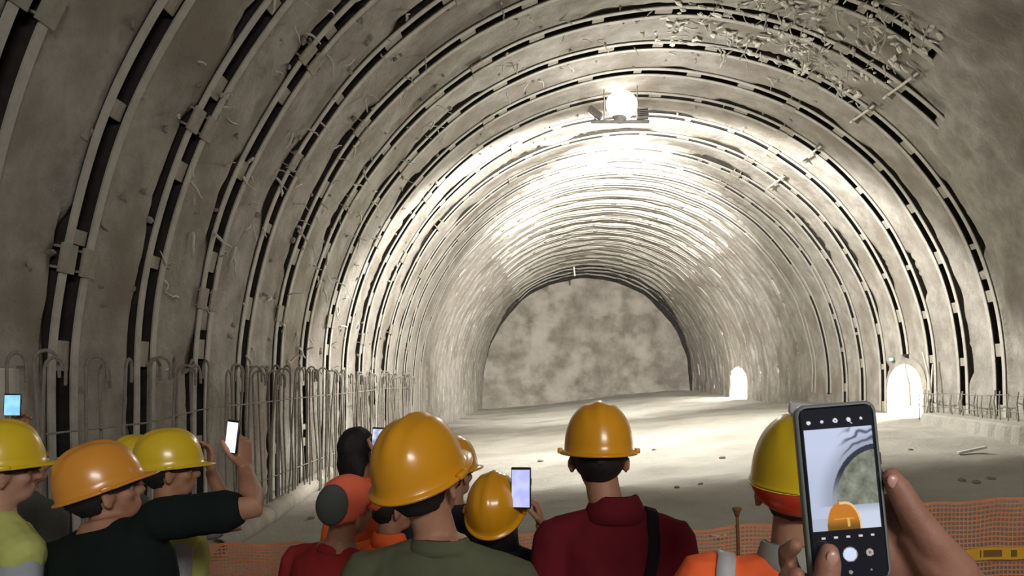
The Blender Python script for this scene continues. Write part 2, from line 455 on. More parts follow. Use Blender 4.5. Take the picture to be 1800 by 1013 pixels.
for k in range(-1, LASTK):
    near = k <= 12
    if near: lab = '%s double steel arch rib counted inward from the photographer, dark slots between its beams' % ORD[k + 1]
    else: lab = 'dusty double steel arch rib in the brightly lit deep part of the tunnel'
    root = empty('steel_rib', lab, 'rib', (0, 0, 0), 0, 'paired steel arch ribs along the tunnel')
    q0, q1 = rib_from(k) - 3, 196.0
    if k > 12: q0 = max(-3, rib_from(k) - 3)
    for s_ in (-1, 1):
        bm = bmesh.new()
        if k <= 14: sweep_rib(bm, k, s_ * 0.155, q0, q1, 1.5, I_PROF)
        else: sweep_rib(bm, k, s_ * 0.155, q0, q1, 2.2, B_PROF)
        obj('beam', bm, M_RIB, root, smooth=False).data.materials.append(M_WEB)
    if near:
        q = q0 + 5 + random.uniform(0, 6)
        while q < q1 - 6:
            o = link('spacer_plate', SP_ME, M_PLATE, root, False)
            x, z = vpos(q, 6.0 + radw(k, q)); nr = vnorm(q)
            tang = V((-nr.z, 0, nr.x))
            Mx = Matrix((tang, V((0, 1, 0)), -tang.cross(V((0, 1, 0))))).transposed()
            o.matrix_local = Matrix.Translation((x, ringy(k) + wob(k, q), z)) @ Mx.to_4x4() @ Matrix.Diagonal((random.uniform(1.0, 3.0), 1, 1, 1))
            q += random.uniform(8.6, 10.6)
        for qq in ([169.5, 140] if k % 2 == 0 else [153, 120]) + [62 if k > 3 else 75]:
            q = qq + random.uniform(-2.5, 2.5)
            for s_ in (-1, 1):
                o = link('splice_plate', SPL_ME, M_PLATE, root, False)
                x, z = vpos(q, 5.955 + radw(k, q)); nr = vnorm(q); tang = V((-nr.z, 0, nr.x))
                Mx = Matrix((tang, V((0, 1, 0)), -tang.cross(V((0, 1, 0))))).transposed()
                o.matrix_local = Matrix.Translation((x, ringy(k) + s_ * 0.15 + wob(k, q), z)) @ Mx.to_4x4()

# tie rods between the ribs on the upper right
for i, (y0, y1, q, lab) in enumerate([(12.5, 13.7, 52.6, 'grey tie rod between ribs beside the hanging scraps at upper right'), (14.1, 15.1, 53.2, 'grey tie rod below the upper right scraps, second along the line of rods'),
                                      (16.7, 18.0, 54.0, 'long pale tie rod between bright ribs right of the floodlight'), (19.3, 20.6, 54.4, 'short pale tie rod deepest in the line right of the floodlight')]):
    root = empty('tie_rod', lab, 'rod', (0, 0, 0), 0, 'tie rods bridging the ribs')
    bm = bmesh.new(); a = vpos(q, 5.90); b = vpos(q + .5, 5.90)
    limb(bm, [(a[0], y0, a[1]), (b[0], y1, b[1])], [0.022, 0.022], 8, 1); obj('bar', bm, M_SCRAP, root)
    for yy in (y0 + 0.15, y1 - 0.15):
        bm = bmesh.new(); a2 = vpos(q, 5.93); box(bm, (a2[0], yy, a2[1]), (0.12, 0.05, 0.12), Matrix.Rotation(R_(-q), 3, 'Y'), 0.006); obj('clamp', bm, M_PLATE, root, False)

# torn mesh and wire scraps hanging from the crown at upper right
def scraps(name, label, n, yr, qr, L, rr, hang, mat_):
    bm = bmesh.new()
    for i in range(n):
        y = random.uniform(*yr); q = random.uniform(*qr)
        x, z = vpos(q, 5.98); p = V((x, y, z)); nr = vnorm(q); pts = [p]
        tang = V((-nr.z, 0, nr.x))
        d = (tang * random.uniform(-1, 1) + V((0, random.uniform(-1, 1), 0)) + nr * random.uniform(0.1, 0.6)).normalized()
        ln = random.uniform(*L); m = 5
        for j in range(m):
            d = (d + V((random.uniform(-.5, .5), random.uniform(-.5, .5), random.uniform(-.5, .4) - hang * 0.3))).normalized()
            pn = pts[-1] + d * ln / m
            rr_ = math.hypot(pn.x - CX, pn.z - Z0)
            if rr_ > 5.97: 
                f = 5.97 / rr_; pn.x = CX + (pn.x - CX) * f; pn.z = Z0 + (pn.z - Z0) * f
            pts.append(pn)
        r = random.uniform(*rr); limb(bm, pts, [r, r * 1.2, r, r * .9, r * .8, r * .5], 5, 0)
    o = obj(name, bm, mat_); tag(o, label, 'scraps', kind='stuff'); return o
scraps('wire_scraps', 'tangle of pale torn wire and membrane scraps hanging at the upper right crown', 170, (11.5, 14.6), (55, 86), (0.10, 0.34), (0.006, 0.018), 0.2, M_SCRAP)
scraps('membrane_shreds', 'thin pale shreds hanging from the crown between ribs above the floodlight', 70, (10.5, 15.3), (62, 118), (0.10, 0.28), (0.006, 0.016), 0.3, M_SCRAP)
scraps('splatter_strands', 'pale crusted strands and wire ends along the left ribs', 150, (7.5, 15.5), (128, 179), (0.08, 0.32), (0.006, 0.018), 0.4, M_SCRAP)

bm = bmesh.new()
for i in range(230):
    y = random.uniform(11.4, 14.6); q = random.uniform(54, 92); x, z = vpos(q, 5.975); nr = vnorm(q)
    tang = V((-nr.z, 0, nr.x)); Mx = Matrix((tang, V((0, 1, 0)), nr)).transposed().to_4x4()
    bmesh.ops.create_icosphere(bm, subdivisions=1, radius=1.0, matrix=Matrix.Translation((x, y, z)) @ Mx @ Matrix.Rotation(random.uniform(0, 3), 4, 'Z') @ Matrix.Diagonal((random.uniform(.03, .14), random.uniform(.02, .06), random.uniform(.012, .028), 1)))
for v_ in bm.verts: v_.co += noise.noise_vector(v_.co * 12) * 0.022
tag(obj('pale_crusts', bm, M_SCRAP, smooth=False), 'pale clots of mortar splashed over the ribs at the upper right crown', 'crusts', kind='stuff')
# crusts of splashed concrete on the ribs (geometry too small to pick apart)
bm = bmesh.new()
for i in range(300):
    k = random.randint(0, 9); q = random.uniform(60, 185)
    x, z = vpos(q, 6.0); 
    bmesh.ops.create_icosphere(bm, subdivisions=1, radius=1.0, matrix=Matrix.Translation((x, ringy(k) + random.choice((-.3, -.25, 0.27, 0.3, .5, -.5)) + random.uniform(-.06, .06), z)) @ Matrix.Rotation(random.uniform(0, 6), 4, V((random.random(), random.random(), random.random())).normalized()) @ Matrix.Diagonal((random.uniform(.02, .045), random.uniform(.02, .08), random.uniform(.02, .045), 1)))
for v_ in bm.verts: v_.co += noise.noise_vector(v_.co * 9) * 0.025
tag(obj('concrete_crusts', bm, M_SHOT, smooth=False), 'small grey lumps of splashed concrete stuck along the near ribs on the left', 'crusts', kind='stuff')

# hanging strip near the far face
root = empty('marker_strip', 'thin pale strip hanging in front of the dark arch at the far face', 'strip')
bm = bmesh.new(); p = at(1007, 425, 42.5); limb(bm, [p, p + V((.02, 0, -1.0)), p + V((.1, .02, -1.75))], [.055, .05, .045], 6, 1); obj('strip', bm, M_SCRAP, root)

# ---------------------------------------------------------------- rebar cages
def rebar_cage(name, label, ys, xf, z0f, z1f, hook, M_, hz, jitter):
    root = empty(name, label, 'rebar cage')
    bm = bmesh.new()
    pts = [V((0, 0, -0.2)), V((0.012, 0, 0.5)), V((-0.01, 0.01, 1.2))]
    if hook:
        pts += [V((0, 0, 1.72))] + [V((0, 0.075 - 0.075 * math.cos(t), 1.72 + 0.075 * math.sin(t))) for t in [R_(a) for a in (30, 60, 90, 120, 150, 180)]] + [V((0, 0.152, 1.63))]
    else: pts += [V((0.01, 0, 1.8))]
    limb(bm, pts, [0.0125] * len(pts), 7, 1); me = bm_mesh(bm, 'bar')
    for y in ys:
        o = link('upright_bar', me, M_, root)
        x = xf(y) + random.uniform(-.05, .05); zb = z0f(y); zt = z1f(y) + random.uniform(-.07, .05)
        th = random.uniform(.85, 1.35)
        o.location = (x, y, zb); o.scale = (th, th, (zt - zb) / 1.8)
        o.rotation_euler = (random.gauss(0, jitter), random.gauss(0, jitter), random.uniform(-1.0, 1.0))
    y0, y1 = min(ys), max(ys)
    for z in hz:
        bm = bmesh.new(); n = 12
        limb(bm, [(xf(lerp(y0, y1, i / n)) + .02, lerp(y0, y1, i / n), z + z0f(lerp(y0, y1, i / n)) + .015 * math.sin(i * 2.1)) for i in range(n + 1)], [0.009] * (n + 1), 6, 1)
        obj('cross_bar', bm, M_, root)
    return root
ys = []
y = 4.7
while y < 21.5:
    ys.append(y); y += random.uniform(.07, .22) * interp(y, [(5, 2.0), (9, 1.6), (11, 1.0), (16, 1.1)])
rebar_cage('rebar_cage', 'row of hooked grey starter bars standing along the left wall', ys, lambda y: -3.72, lambda y: floorz(-3.7, y) - .05, lambda y: 2.10 + .0 * y, True, M_REBAR, (0.55, 1.55), 0.03)
ys2 = [9.8 + .21 * i for i in range(36)]
rebar_cage('rebar_cage', 'low grid of bars standing on the kerb at the right wall', ys2, lambda y: 7.62, lambda y: 1.15, lambda y: 1.72, False, M_REBAR, (0.25, 0.52), 0.03)
# loose leaning bars by the nearer lit niche
for i, (px, py, d, px2, py2, lab) in enumerate([(1626, 738, 17.2, 1640, 640, 'thin bent bar leaning right of the nearer lit niche'), (1636, 700, 16.8, 1622, 620, 'short bar leaning beside the rib right of the nearer lit niche'), (1600, 712, 17.6, 1590, 640, 'thin bar standing in front of the nearer lit niche')]):
    root = empty('leaning_bar', lab, 'bar')
    bm = bmesh.new(); a = at(px, py, d); b = at(px2, py2, d + .1); limb(bm, [a, (a + b) / 2 + V((.04, 0, 0)), b], [.03, .026, .02], 7, 1); obj('bar', bm, M_SCRAP, root)

# pipe along the left wall foot
root = empty('pipe', 'long dusty grey pipe lying along the foot of the left wall', 'pipe')
bm = bmesh.new(); A = V((-3.48, 8.55, 0.17)); B = V((-3.92, 14.4, 0.30))
def tube_open(bm, A, B, r0, r1, seg=20):
    d = (B - A); a, b = frame(d)
    rings = [[bm.verts.new(p + (a * math.cos(2 * math.pi * k / seg) + b * math.sin(2 * math.pi * k / seg)) * r) for k in range(seg)] for p, r in ((A, r1), (A, r0), (A.lerp(B, .33) + V((.02, 0, .01)), r0), (A.lerp(B, .66), r0), (B, r0), (B, r1))]
    for P, Q in zip(rings + [rings[0]], rings[1:] + [rings[0]])if False else zip(rings, rings[1:]):
        for k in range(seg): bm.faces.new((P[k], P[(k + 1) % seg], Q[(k + 1) % seg], Q[k]))
    for k in range(seg): bm.faces.new((rings[-1][k], rings[-1][(k + 1) % seg], rings[0][(k + 1) % seg], rings[0][k]))
tube_open(bm, A, B, 0.125, 0.10); obj('tube', bm, M_PIPE, root)
bm = bmesh.new(); tube_open(bm, A.lerp(B, .30), A.lerp(B, .34), 0.14, 0.12); obj('coupling', bm, M_PIPE, root)

# ---------------------------------------------------------------- floodlight rig
rig = empty('floodlight_rig', 'blazing white floodlight rig hanging on a bar under the tunnel crown', 'floodlight', LAMP)
def rigp(px, py): return at(px, py, LAMP.y) - LAMP
bm = bmesh.new(); box(bm, rigp(1090, 214), (1.18, 0.08, 0.05), bev=.008); obj('crossbar', bm, M_LAMPBODY, rig, False)
for px in (1062, 1120):
    bm = bmesh.new(); p = rigp(px, 214); limb(bm, [p, p + V((0, 0, .98))], [.012, .012], 6, 1); obj('hanger', bm, M_LAMPBODY, rig)
def flood(px, py, rot, w_, h_):
    bm = bmesh.new(); c = rigp(px, py); Mr = Matrix.Rotation(rot, 3, 'Y'); box(bm, c, (w_, .16, h_), Mr, .015)
    for k in range(5): box(bm, V(c) + Mr @ V((0, -.10, -h_ / 2 + h_ * (k + .5) / 5)), (w_ * .9, .05, .012), Mr)
    hd = obj('lamp_head', bm, M_LAMPBODY, rig, False)
    bm = bmesh.new(); box(bm, V(c) + V((0, .09, 0)), (w_ * .85, .02, h_ * .85), Mr); obj('lens', bm, M_GLOW, hd, False)
    bm = bmesh.new(); limb(bm, [V(c) + V((0, 0, -.02)), (c[0], 0, rigp(0, 214).z)], [.015, .015], 6, 1); obj('yoke', bm, M_LAMPBODY, hd)
flood(1046, 199, R_(38), .32, .11); flood(1129, 201, R_(-6), .24, .19)
bm = bmesh.new(); ell(bm, rigp(1093, 184), (.32, .20, .29), u=24, v=16); obj('lamp_globe', bm, M_GLOW, rig)
bm = bmesh.new(); c = rigp(1090, 209); loft(bm, [(c.x, c.y, c.z - .07, .10, .10), (c.x, c.y, c.z + .05, .16, .12)]); obj('globe_base', bm, M_LAMPBODY, rig)

root = empty('signal_lamp', 'small green signal lamp on the right wall above the nearer lit niche', 'lamp')
p = at(1550, 632, 19.2); p.x = 7.90
bm = bmesh.new(); box(bm, p, (.10, .16, .07), bev=.01); obj('housing', bm, M_LAMPBODY, root, False)
bm = bmesh.new(); box(bm, p + V((-.055, -.06, 0)), (.05, .13, .06), bev=.01); obj('lens', bm, M_GREEN, root, False)

# white sheet board behind the left rebar
root = empty('white_board', 'pale white board standing against the left wall behind the rebar', 'board')
bm = bmesh.new(); p = at(5, 700, 5.75); box(bm, (-3.93, 5.8, 1.15), (.04, .55, 1.7), bev=.01); obj('panel', bm, M_WHITE, root, False)
bm = bmesh.new()
for yy in (5.54, 6.06): box(bm, (-3.90, yy, 1.15), (.06, .035, 1.74))
obj('edge_frame', bm, M_PLATE, root, False)

# ---------------------------------------------------------------- loose stones and plank on the floor
bm = bmesh.new(); bmesh.ops.create_icosphere(bm, subdivisions=2, radius=1.0)
for v_ in bm.verts: v_.co *= 1 + .35 * noise.noise(v_.co * 1.7)
ST = bm_mesh(bm, 'stone')
SPOTS = [(1190, 858, .035, 'small grey stone on the floor just right of the maroon shoulder'), (1232, 852, .03, 'pebble on the floor left of the rod with the mushroom cap'), (1150, 792, .04, 'lone stone at the edge of the bright floor right of the central helmet'), (1270, 806, .04, 'stone on the floor left of the yellow and red helmet'),
         (1690, 846, .05, 'leftmost dark stone of three above the net at far right'), (1716, 850, .045, 'middle dark stone of three above the net at far right'), (1742, 843, .04, 'rightmost dark stone of three above the net at far right'), (1600, 792, .04, 'stone on the floor right of the large phone'),
         (950, 812, .04, 'stone on the bright floor left of the central helmet'), (548, 912, .04, 'stone beside the pipe left of the coral cap')]
def ground_at(px, py):
    for i in range(2000):
        d = 5.9 + i * .02
        p = at(px, py, d)
        if p.z <= floorz(p.x, p.y): return p
    return p
for i, (px, py, r, lab) in enumerate(SPOTS):
    o = link('stone', ST, M_STONE, None, True); p = ground_at(px, py)
    o.location = (p.x, p.y, floorz(p.x, p.y) + r * .2); o.scale = (r * random.uniform(.9, 1.6), r, r * .7); o.rotation_euler = (0, 0, random.uniform(0, 6))
    tag(o, lab, 'stone', 'loose stones on the floor')
root = empty('plank', 'short splintered pale plank lying on the floor at far right', 'plank')
p = ground_at(1708, 798); p.z = floorz(p.x, p.y) + .05
bm = bmesh.new(); box(bm, p, (.42, .09, .035), Matrix.Rotation(R_(-12), 3, 'Y'), .006); obj('board', bm, M_SCRAP, root, False)
root = empty('white_scrap', 'small white paper scrap on the floor seen behind the orange net', 'scrap')
p = ground_at(1258, 946); bm = bmesh.new(); p.z = floorz(p.x, p.y) + .015
box(bm, p, (.075, .16, .015), Matrix.Rotation(.3, 3, 'Z'), .004); box(bm, p + V((.1, .03, 0)), (.04, .1, .012), Matrix.Rotation(-.3, 3, 'Z'), .004); obj('paper', bm, M_WHITE, root, False)

# ---------------------------------------------------------------- orange safety net
FY = 5.8
fence = empty('safety_fence', 'orange plastic safety net strung on rods in front of the crowd', 'fence')
FTOP = [(-3.2, .72), (-2.35, .76), (-1.2, .80), (.2, .84), (.95, .86), (1.28, .905), (1.9, .93), (2.52, 1.03), (3.36, 1.10), (4.6, 1.16)]
POSTS = [-3.1, -1.15, 1.28, 3.95, 4.6]
def fgz(x): return floorz(x, FY)
for (x0, x1) in zip(POSTS, POSTS[1:]):
    bm = bmesh.new()
    nx = int((x1 - x0) / .028); nz = 30
    def np_(i, j):
        x = lerp(x0, x1, i / nx); zt = interp(x, FTOP) - .015 * abs(math.sin(x * 7)); zb = fgz(x) + .03
        t = j / nz
        return V((x, FY + .05 * math.sin(x * 2.3 + t * 2) + .03 * noise.noise(V((x * 3, t * 4, 0))), lerp(zb, zt, t) + .012 * noise.noise(V((x * 5, t * 5, 2)))))
    G = [[np_(i, j) for j in range(nz + 1)] for i in range(nx + 1)]
    def strip(a, b, wd, up):
        n = V((0, 1, 0)); d = (b - a).normalized(); s_ = d.cross(n).normalized() * wd
        y_ = V((0, .0012, 0))
        f = [bm.verts.new(p) for p in (a - s_ - y_, b - s_ - y_, b + s_ - y_, a + s_ - y_)]
        bk = [bm.verts.new(p) for p in (a - s_ + y_, b - s_ + y_, b + s_ + y_, a + s_ + y_)]
        bm.faces.new(f); bm.faces.new(bk[::-1])
        bm.faces.new((f[0], bk[0], bk[1], f[1])); bm.faces.new((f[2], bk[2], bk[3], f[3]))
    for j in range(nz + 1):
        for i in range(nx): strip(G[i][j], G[i + 1][j], .0052 if j not in (0, nz) else .010, 0)
    for i in range(nx + 1):
        for j in range(nz): strip(G[i][j], G[i][j + 1], .0036, 1)
    tag(obj('net', bm, M_NET, fence, False), 'orange net panel', kind='stuff')
for i, x in enumerate(POSTS):
    zt = [.85, .9, 1.018, 1.10, 1.2][i]
    bm = bmesh.new(); lean = -.045
    pts = [(x - lean * (1 - t), FY - .06, lerp(fgz(x) - .1, zt, t)) for t in (0, .3, .6, .9, 1)]
    limb(bm, pts, [.011] * 5, 8, 1); ro = obj('rod', bm, M_ROD, fence)
    bm = bmesh.new(); loft(bm, [(x, FY - .06, zt - .055, .013, .013), (x, FY - .06, zt - .02, .024, .024), (x, FY - .06, zt - .004, .034, .034), (x, FY - .06, zt + .006, .032, .032), (x, FY - .06, zt + .012, .015, .015)], seg=16)
    obj('rod_cap', bm, M_ROD, ro)
# yellow warning ribbon along the net
root = empty('warning_ribbon', 'yellow plastic warning ribbon with dark marks along the net at far right', 'ribbon')
bm = bmesh.new(); prev = None
def rb(x, t): return V((x, FY - .05 + .01 * math.sin(x * 9), .645 + (x - 2.9) * .075 + t * .085 + .006 * math.sin(x * 13)))
for i in range(25):
    x = 2.55 + 2.0 * i / 24; row = [bm.verts.new(rb(x, 0)), bm.verts.new(rb(x, 1)), bm.verts.new(rb(x, 1) + V((0, .003, 0))), bm.verts.new(rb(x, 0) + V((0, .003, 0)))]
    if prev:
        for k in range(4): bm.faces.new((prev[k], prev[(k + 1) % 4], row[(k + 1) % 4], row[k]))
    prev = row
obj('ribbon', bm, M_TAPE, root, False)
bm = bmesh.new()
for (a, b) in ((2.98, 2.99), (3.005, 3.13), (3.19, 3.23), (3.30, 3.44), (3.7, 3.82)):
    vs_ = [bm.verts.new(rb(a, .22) - V((0, .002, 0))), bm.verts.new(rb(b, .22) - V((0, .002, 0))), bm.verts.new(rb(b, .8) - V((0, .002, 0))), bm.verts.new(rb(a, .8) - V((0, .002, 0)))]
    bm.faces.new(vs_)
obj('printed_marks', bm, M_TAPEMARK, root, False)
#@@PEOPLE@@
# ---------------------------------------------------------------- people
HC = V((0, 0, 1.64)); NECK = V((0, -0.005, 1.52)); PELV = V((0, 0, 0.98))

def solve(S, W, l1, l2, pole):
    d = W - S; L = min(d.length, (l1 + l2) * 0.995); d.normalize(); W = S + d * L
    a = (l1 * l1 - l2 * l2 + L * L) / (2 * L); h = math.sqrt(max(0, l1 * l1 - a * a))
    p = pole - d * pole.dot(d); p.normalize()
    return S + d * a + p * h, W

def hand(bm, W, a, n, side, curl=0.5, k=1.0, spread=0.0, thumb=None):
    """palm, four unequal fingers and a thumb; a = direction of the fingers, n = palm normal"""
    a = a.normalized(); n = (n - a * n.dot(a)).normalized()
    t = a.cross(n) if side > 0 else n.cross(a)
    rings = []
    for (u, wd, th) in ((-.03, .026, .021), (0.0, .027, .020), (.03, .036, .019), (.065, .042, .016), (.092, .041, .0125), (.103, .034, .008)):
        c = W + a * u * k; rings.append([bm.verts.new(c + (t * math.cos(2 * math.pi * i / 14) * wd + n * math.sin(2 * math.pi * i / 14) * th) * k) for i in range(14)])
    for A, B in zip(rings, rings[1:]):
        for i in range(14): bm.faces.new((A[i], A[(i + 1) % 14], B[(i + 1) % 14], B[i]))
    bm.faces.new(rings[0][::-1]); bm.faces.new(rings[-1])
    for f, (off, ln) in enumerate(((.031, .074), (.0105, .082), (-.0105, .076), (-.031, .060))):
        p = W + (a * (.088 - abs(off) * .12) + t * off) * k; d = (a + t * (off * (2.2 + spread * 8))).normalized(); pts = [p]; c = 0
        cu = curl[f] if isinstance(curl, (list, tuple)) else curl
        for j, sg in enumerate((.48, .30, .22)):
            c = cu * (0.75 if j == 0 else 1.0)
            ax = d.cross(n).normalized() if abs(d.dot(n)) < .999 else t
            q = Matrix.Rotation(c, 3, d.cross(n).normalized()) if j == 0 else Matrix.Rotation(c, 3, axis)
            if j == 0: axis = d.cross(n).normalized()
            d = (q @ d).normalized(); pts.append(pts[-1] + d * ln * sg * k)
        limb(bm, pts, [.0092 * k, .0086 * k, .0078 * k, .0066 * k], 8, 2)
    if thumb is None:
        p = W + (a * .022 + t * .026) * k
        d1 = (a * .62 + t * .72 + n * .32).normalized(); d2 = (a * .85 + t * .36 + n * .42).normalized(); d3 = (a * .95 + t * .05 + n * .42).normalized()
        limb(bm, [p, p + d1 * .042 * k, p + (d1 * .042 + d2 * .034) * k, p + (d1 * .042 + d2 * .034 + d3 * .026) * k], [.0155 * k, .0125 * k, .0105 * k, .0085 * k], 8, 2)

TORSO = [(0, .0, .84, .150, .105), (0, .0, .90, .166, .115), (0, .0, .98, .164, .115), (0, .005, 1.08, .147, .105), (0, .008, 1.18, .150, .108), (0, .005, 1.27, .168, .116), (0, -.004, 1.345, .176, .110), (0, -.012, 1.392, .166, .092), (0, -.016, 1.425, .128, .074), (0, -.016, 1.456, .080, .064), (0, -.014, 1.49, .058, .056)]

def helmet(parent, M, shell_m, rim_m=None, lab=None, knob=True):
    """moulded safety helmet: domed shell with a raised crown ridge, gutter rim and front peak"""
    lip = 0.3 if rim_m else 1.0
    a, b, h, zb = .106, .136, .144, 1.651
    bm = bmesh.new(); U = 48; rows = []
    def pt(u, fz, fr, dz=0.0, out=0.0, visor=0.0):
        c, s_ = math.cos(u), math.sin(u)
        x = a * fr * c; y = b * fr * s_
        front = max(0, s_) ** 4
        o = out + visor * front
        x += c * o; y += s_ * o
        z = zb + h * fz + dz - visor * front * 0.22
        return V((x, y, z))
    NV = 12
    for j in range(NV + 1):
        t = math.pi / 2 * (j + .25) / (NV + .25)
        fz, fr = math.cos(t) ** 0.92, math.sin(t) ** 0.80
        row = []
        for i in range(U):
            p = pt(2 * math.pi * i / U, fz, fr)
            w_ = math.exp(-(p.x / .017) ** 4) * sstep(.35, .75, fz) * .0065
            w_ += (math.exp(-((abs(p.x) - .048) / .009) ** 2)) * sstep(.35, .7, fz) * .0035
            p.z += w_; p.y += w_ * .3 * (1 if p.y > 0 else -1)
            row.append(p)
        rows.append(row)
    rows.append([pt(2 * math.pi * i / U, 0, 1, -.004, .004 * lip, .010) for i in range(U)])
    rows.append([pt(2 * math.pi * i / U, 0, 1, -.007, .013 * lip, .032) for i in range(U)])
    rows.append([pt(2 * math.pi * i / U, 0, 1, -.013, .0135 * lip, .032) for i in range(U)])
    rows.append([pt(2 * math.pi * i / U, 0, 1, -.011, .004, .022) for i in range(U)])
    rows.append([pt(2 * math.pi * i / U, 0, 1, -.006, -.003, 0) for i in range(U)])
    for j in range(NV, -1, -2):
        rows.append([p * 1.0 + (V((0, 0, zb + .03)) - p) * .035 for p in rows[j]])
    R = [[bm.verts.new(M @ p) for p in row] for row in rows]
    for A, B in zip(R, R[1:]):
        for i in range(U): bm.faces.new((A[i], A[(i + 1) % U], B[(i + 1) % U], B[i]))
    bm.faces.new(R[0]); bm.faces.new(R[-1])
    sh = obj('helmet', bm, shell_m, parent)
    if lab: sh['label'] = lab
    # slots for ear muffs at the sides
    for s_ in (() if rim_m else (-1, 1)):
        bm = bmesh.new(); box(bm, (0, 0, 0), (.016, .034, .016), bev=.004)
        for v_ in bm.verts: v_.co = M @ (v_.co + V((s_ * (a + .013), .0, zb - .004)))
        obj('side_slot', bm, shell_m, sh)
    bm = bmesh.new()
    loft(bm, [(0, .004, zb - .028, .085, .112), (0, .004, zb - .022, .088, .115), (0, .004, zb + .01, .090, .117), (0, .004, zb + .02, .088, .115)], M, 32)
    obj('headband', bm, M_HEADBAND, sh)
    if knob:
        bm = bmesh.new(); c = V((0, -.108, zb - .024))
        ell(bm, c, (.018, .010, .014), M); obj('ratchet_knob', bm, M_HEADBAND, sh)
    if rim_m:
        bm = bmesh.new(); rr = []
        for (fz, dz, out) in ((0, .0, .002), (0, -.006, .003), (0, -.025, -.006), (0, -.044, -.022), (0, -.052, -.036), (0, -.046, -.038), (0, -.0, -.012)):
            rr.append([bm.verts.new(M @ pt(2 * math.pi * i / U, fz, 1, dz - .012 * max(0, -math.sin(2 * math.pi * i / U)), out)) for i in range(U)])
        for A, B in zip(rr, rr[1:] + rr[:1]):
            for i in range(U): bm.faces.new((A[i], A[(i + 1) % U], B[(i + 1) % U], B[i]))
        o = obj('lower_shell', bm, rim_m, sh); o['label'] = 'red-orange lower part of the helmet'
    return sh

def hair_cap(parent, M, nape=1.575, ext=0.0, long_=None, inflate=0.0):
    bm = bmesh.new()
    e = .004 + inflate
    ell(bm, (0, -.010, 1.652), (.077 + e, .098 + e, .101 + e), None, 40, 28)
    kill = []
    for v_ in bm.verts:
        p = v_.co
        zb = interp(p.y, [(-.03, nape), (-.015, 1.60), (.0, 1.635), (.03, 1.645), (.06, 1.69), (.09, 1.71)])
        if p.z < zb - .012: kill.append(v_)
        else:
            if p.z < zb + .004: p.z = zb + .004 * noise.noise(p * 90)
            v_.co = p + noise.noise_vector(p * 30) * .003
    bmesh.ops.delete(bm, geom=kill, context='VERTS')
    me = bm_mesh(bm, 'hair')
    me = applied(me, [('SOLIDIFY', dict(thickness=.008, offset=-1))])
    if long_:
        bm = bmesh.new(); bm.from_mesh(me)
        b2 = bmesh.new(); ell(b2, (0, -.015, 1.652), (.086, .108, .108), None, 24, 16)
        loft(b2, [(0, -.05, long_, .075, .035), (0, -.055, long_ + .06, .088, .050), (0, -.045, 1.58, .090, .066), (0, -.02, 1.66, .086, .085)], None, 20)
        bm.free(); me = remesh(b2, .007, 4)
        for v_ in me.vertices: v_.co += noise.noise_vector(v_.co * V((1, 1, .25)).length * 22) * .004
    for v_ in me.vertices: v_.co = M @ v_.co
    return link('hair', me, M_HAIR, parent)

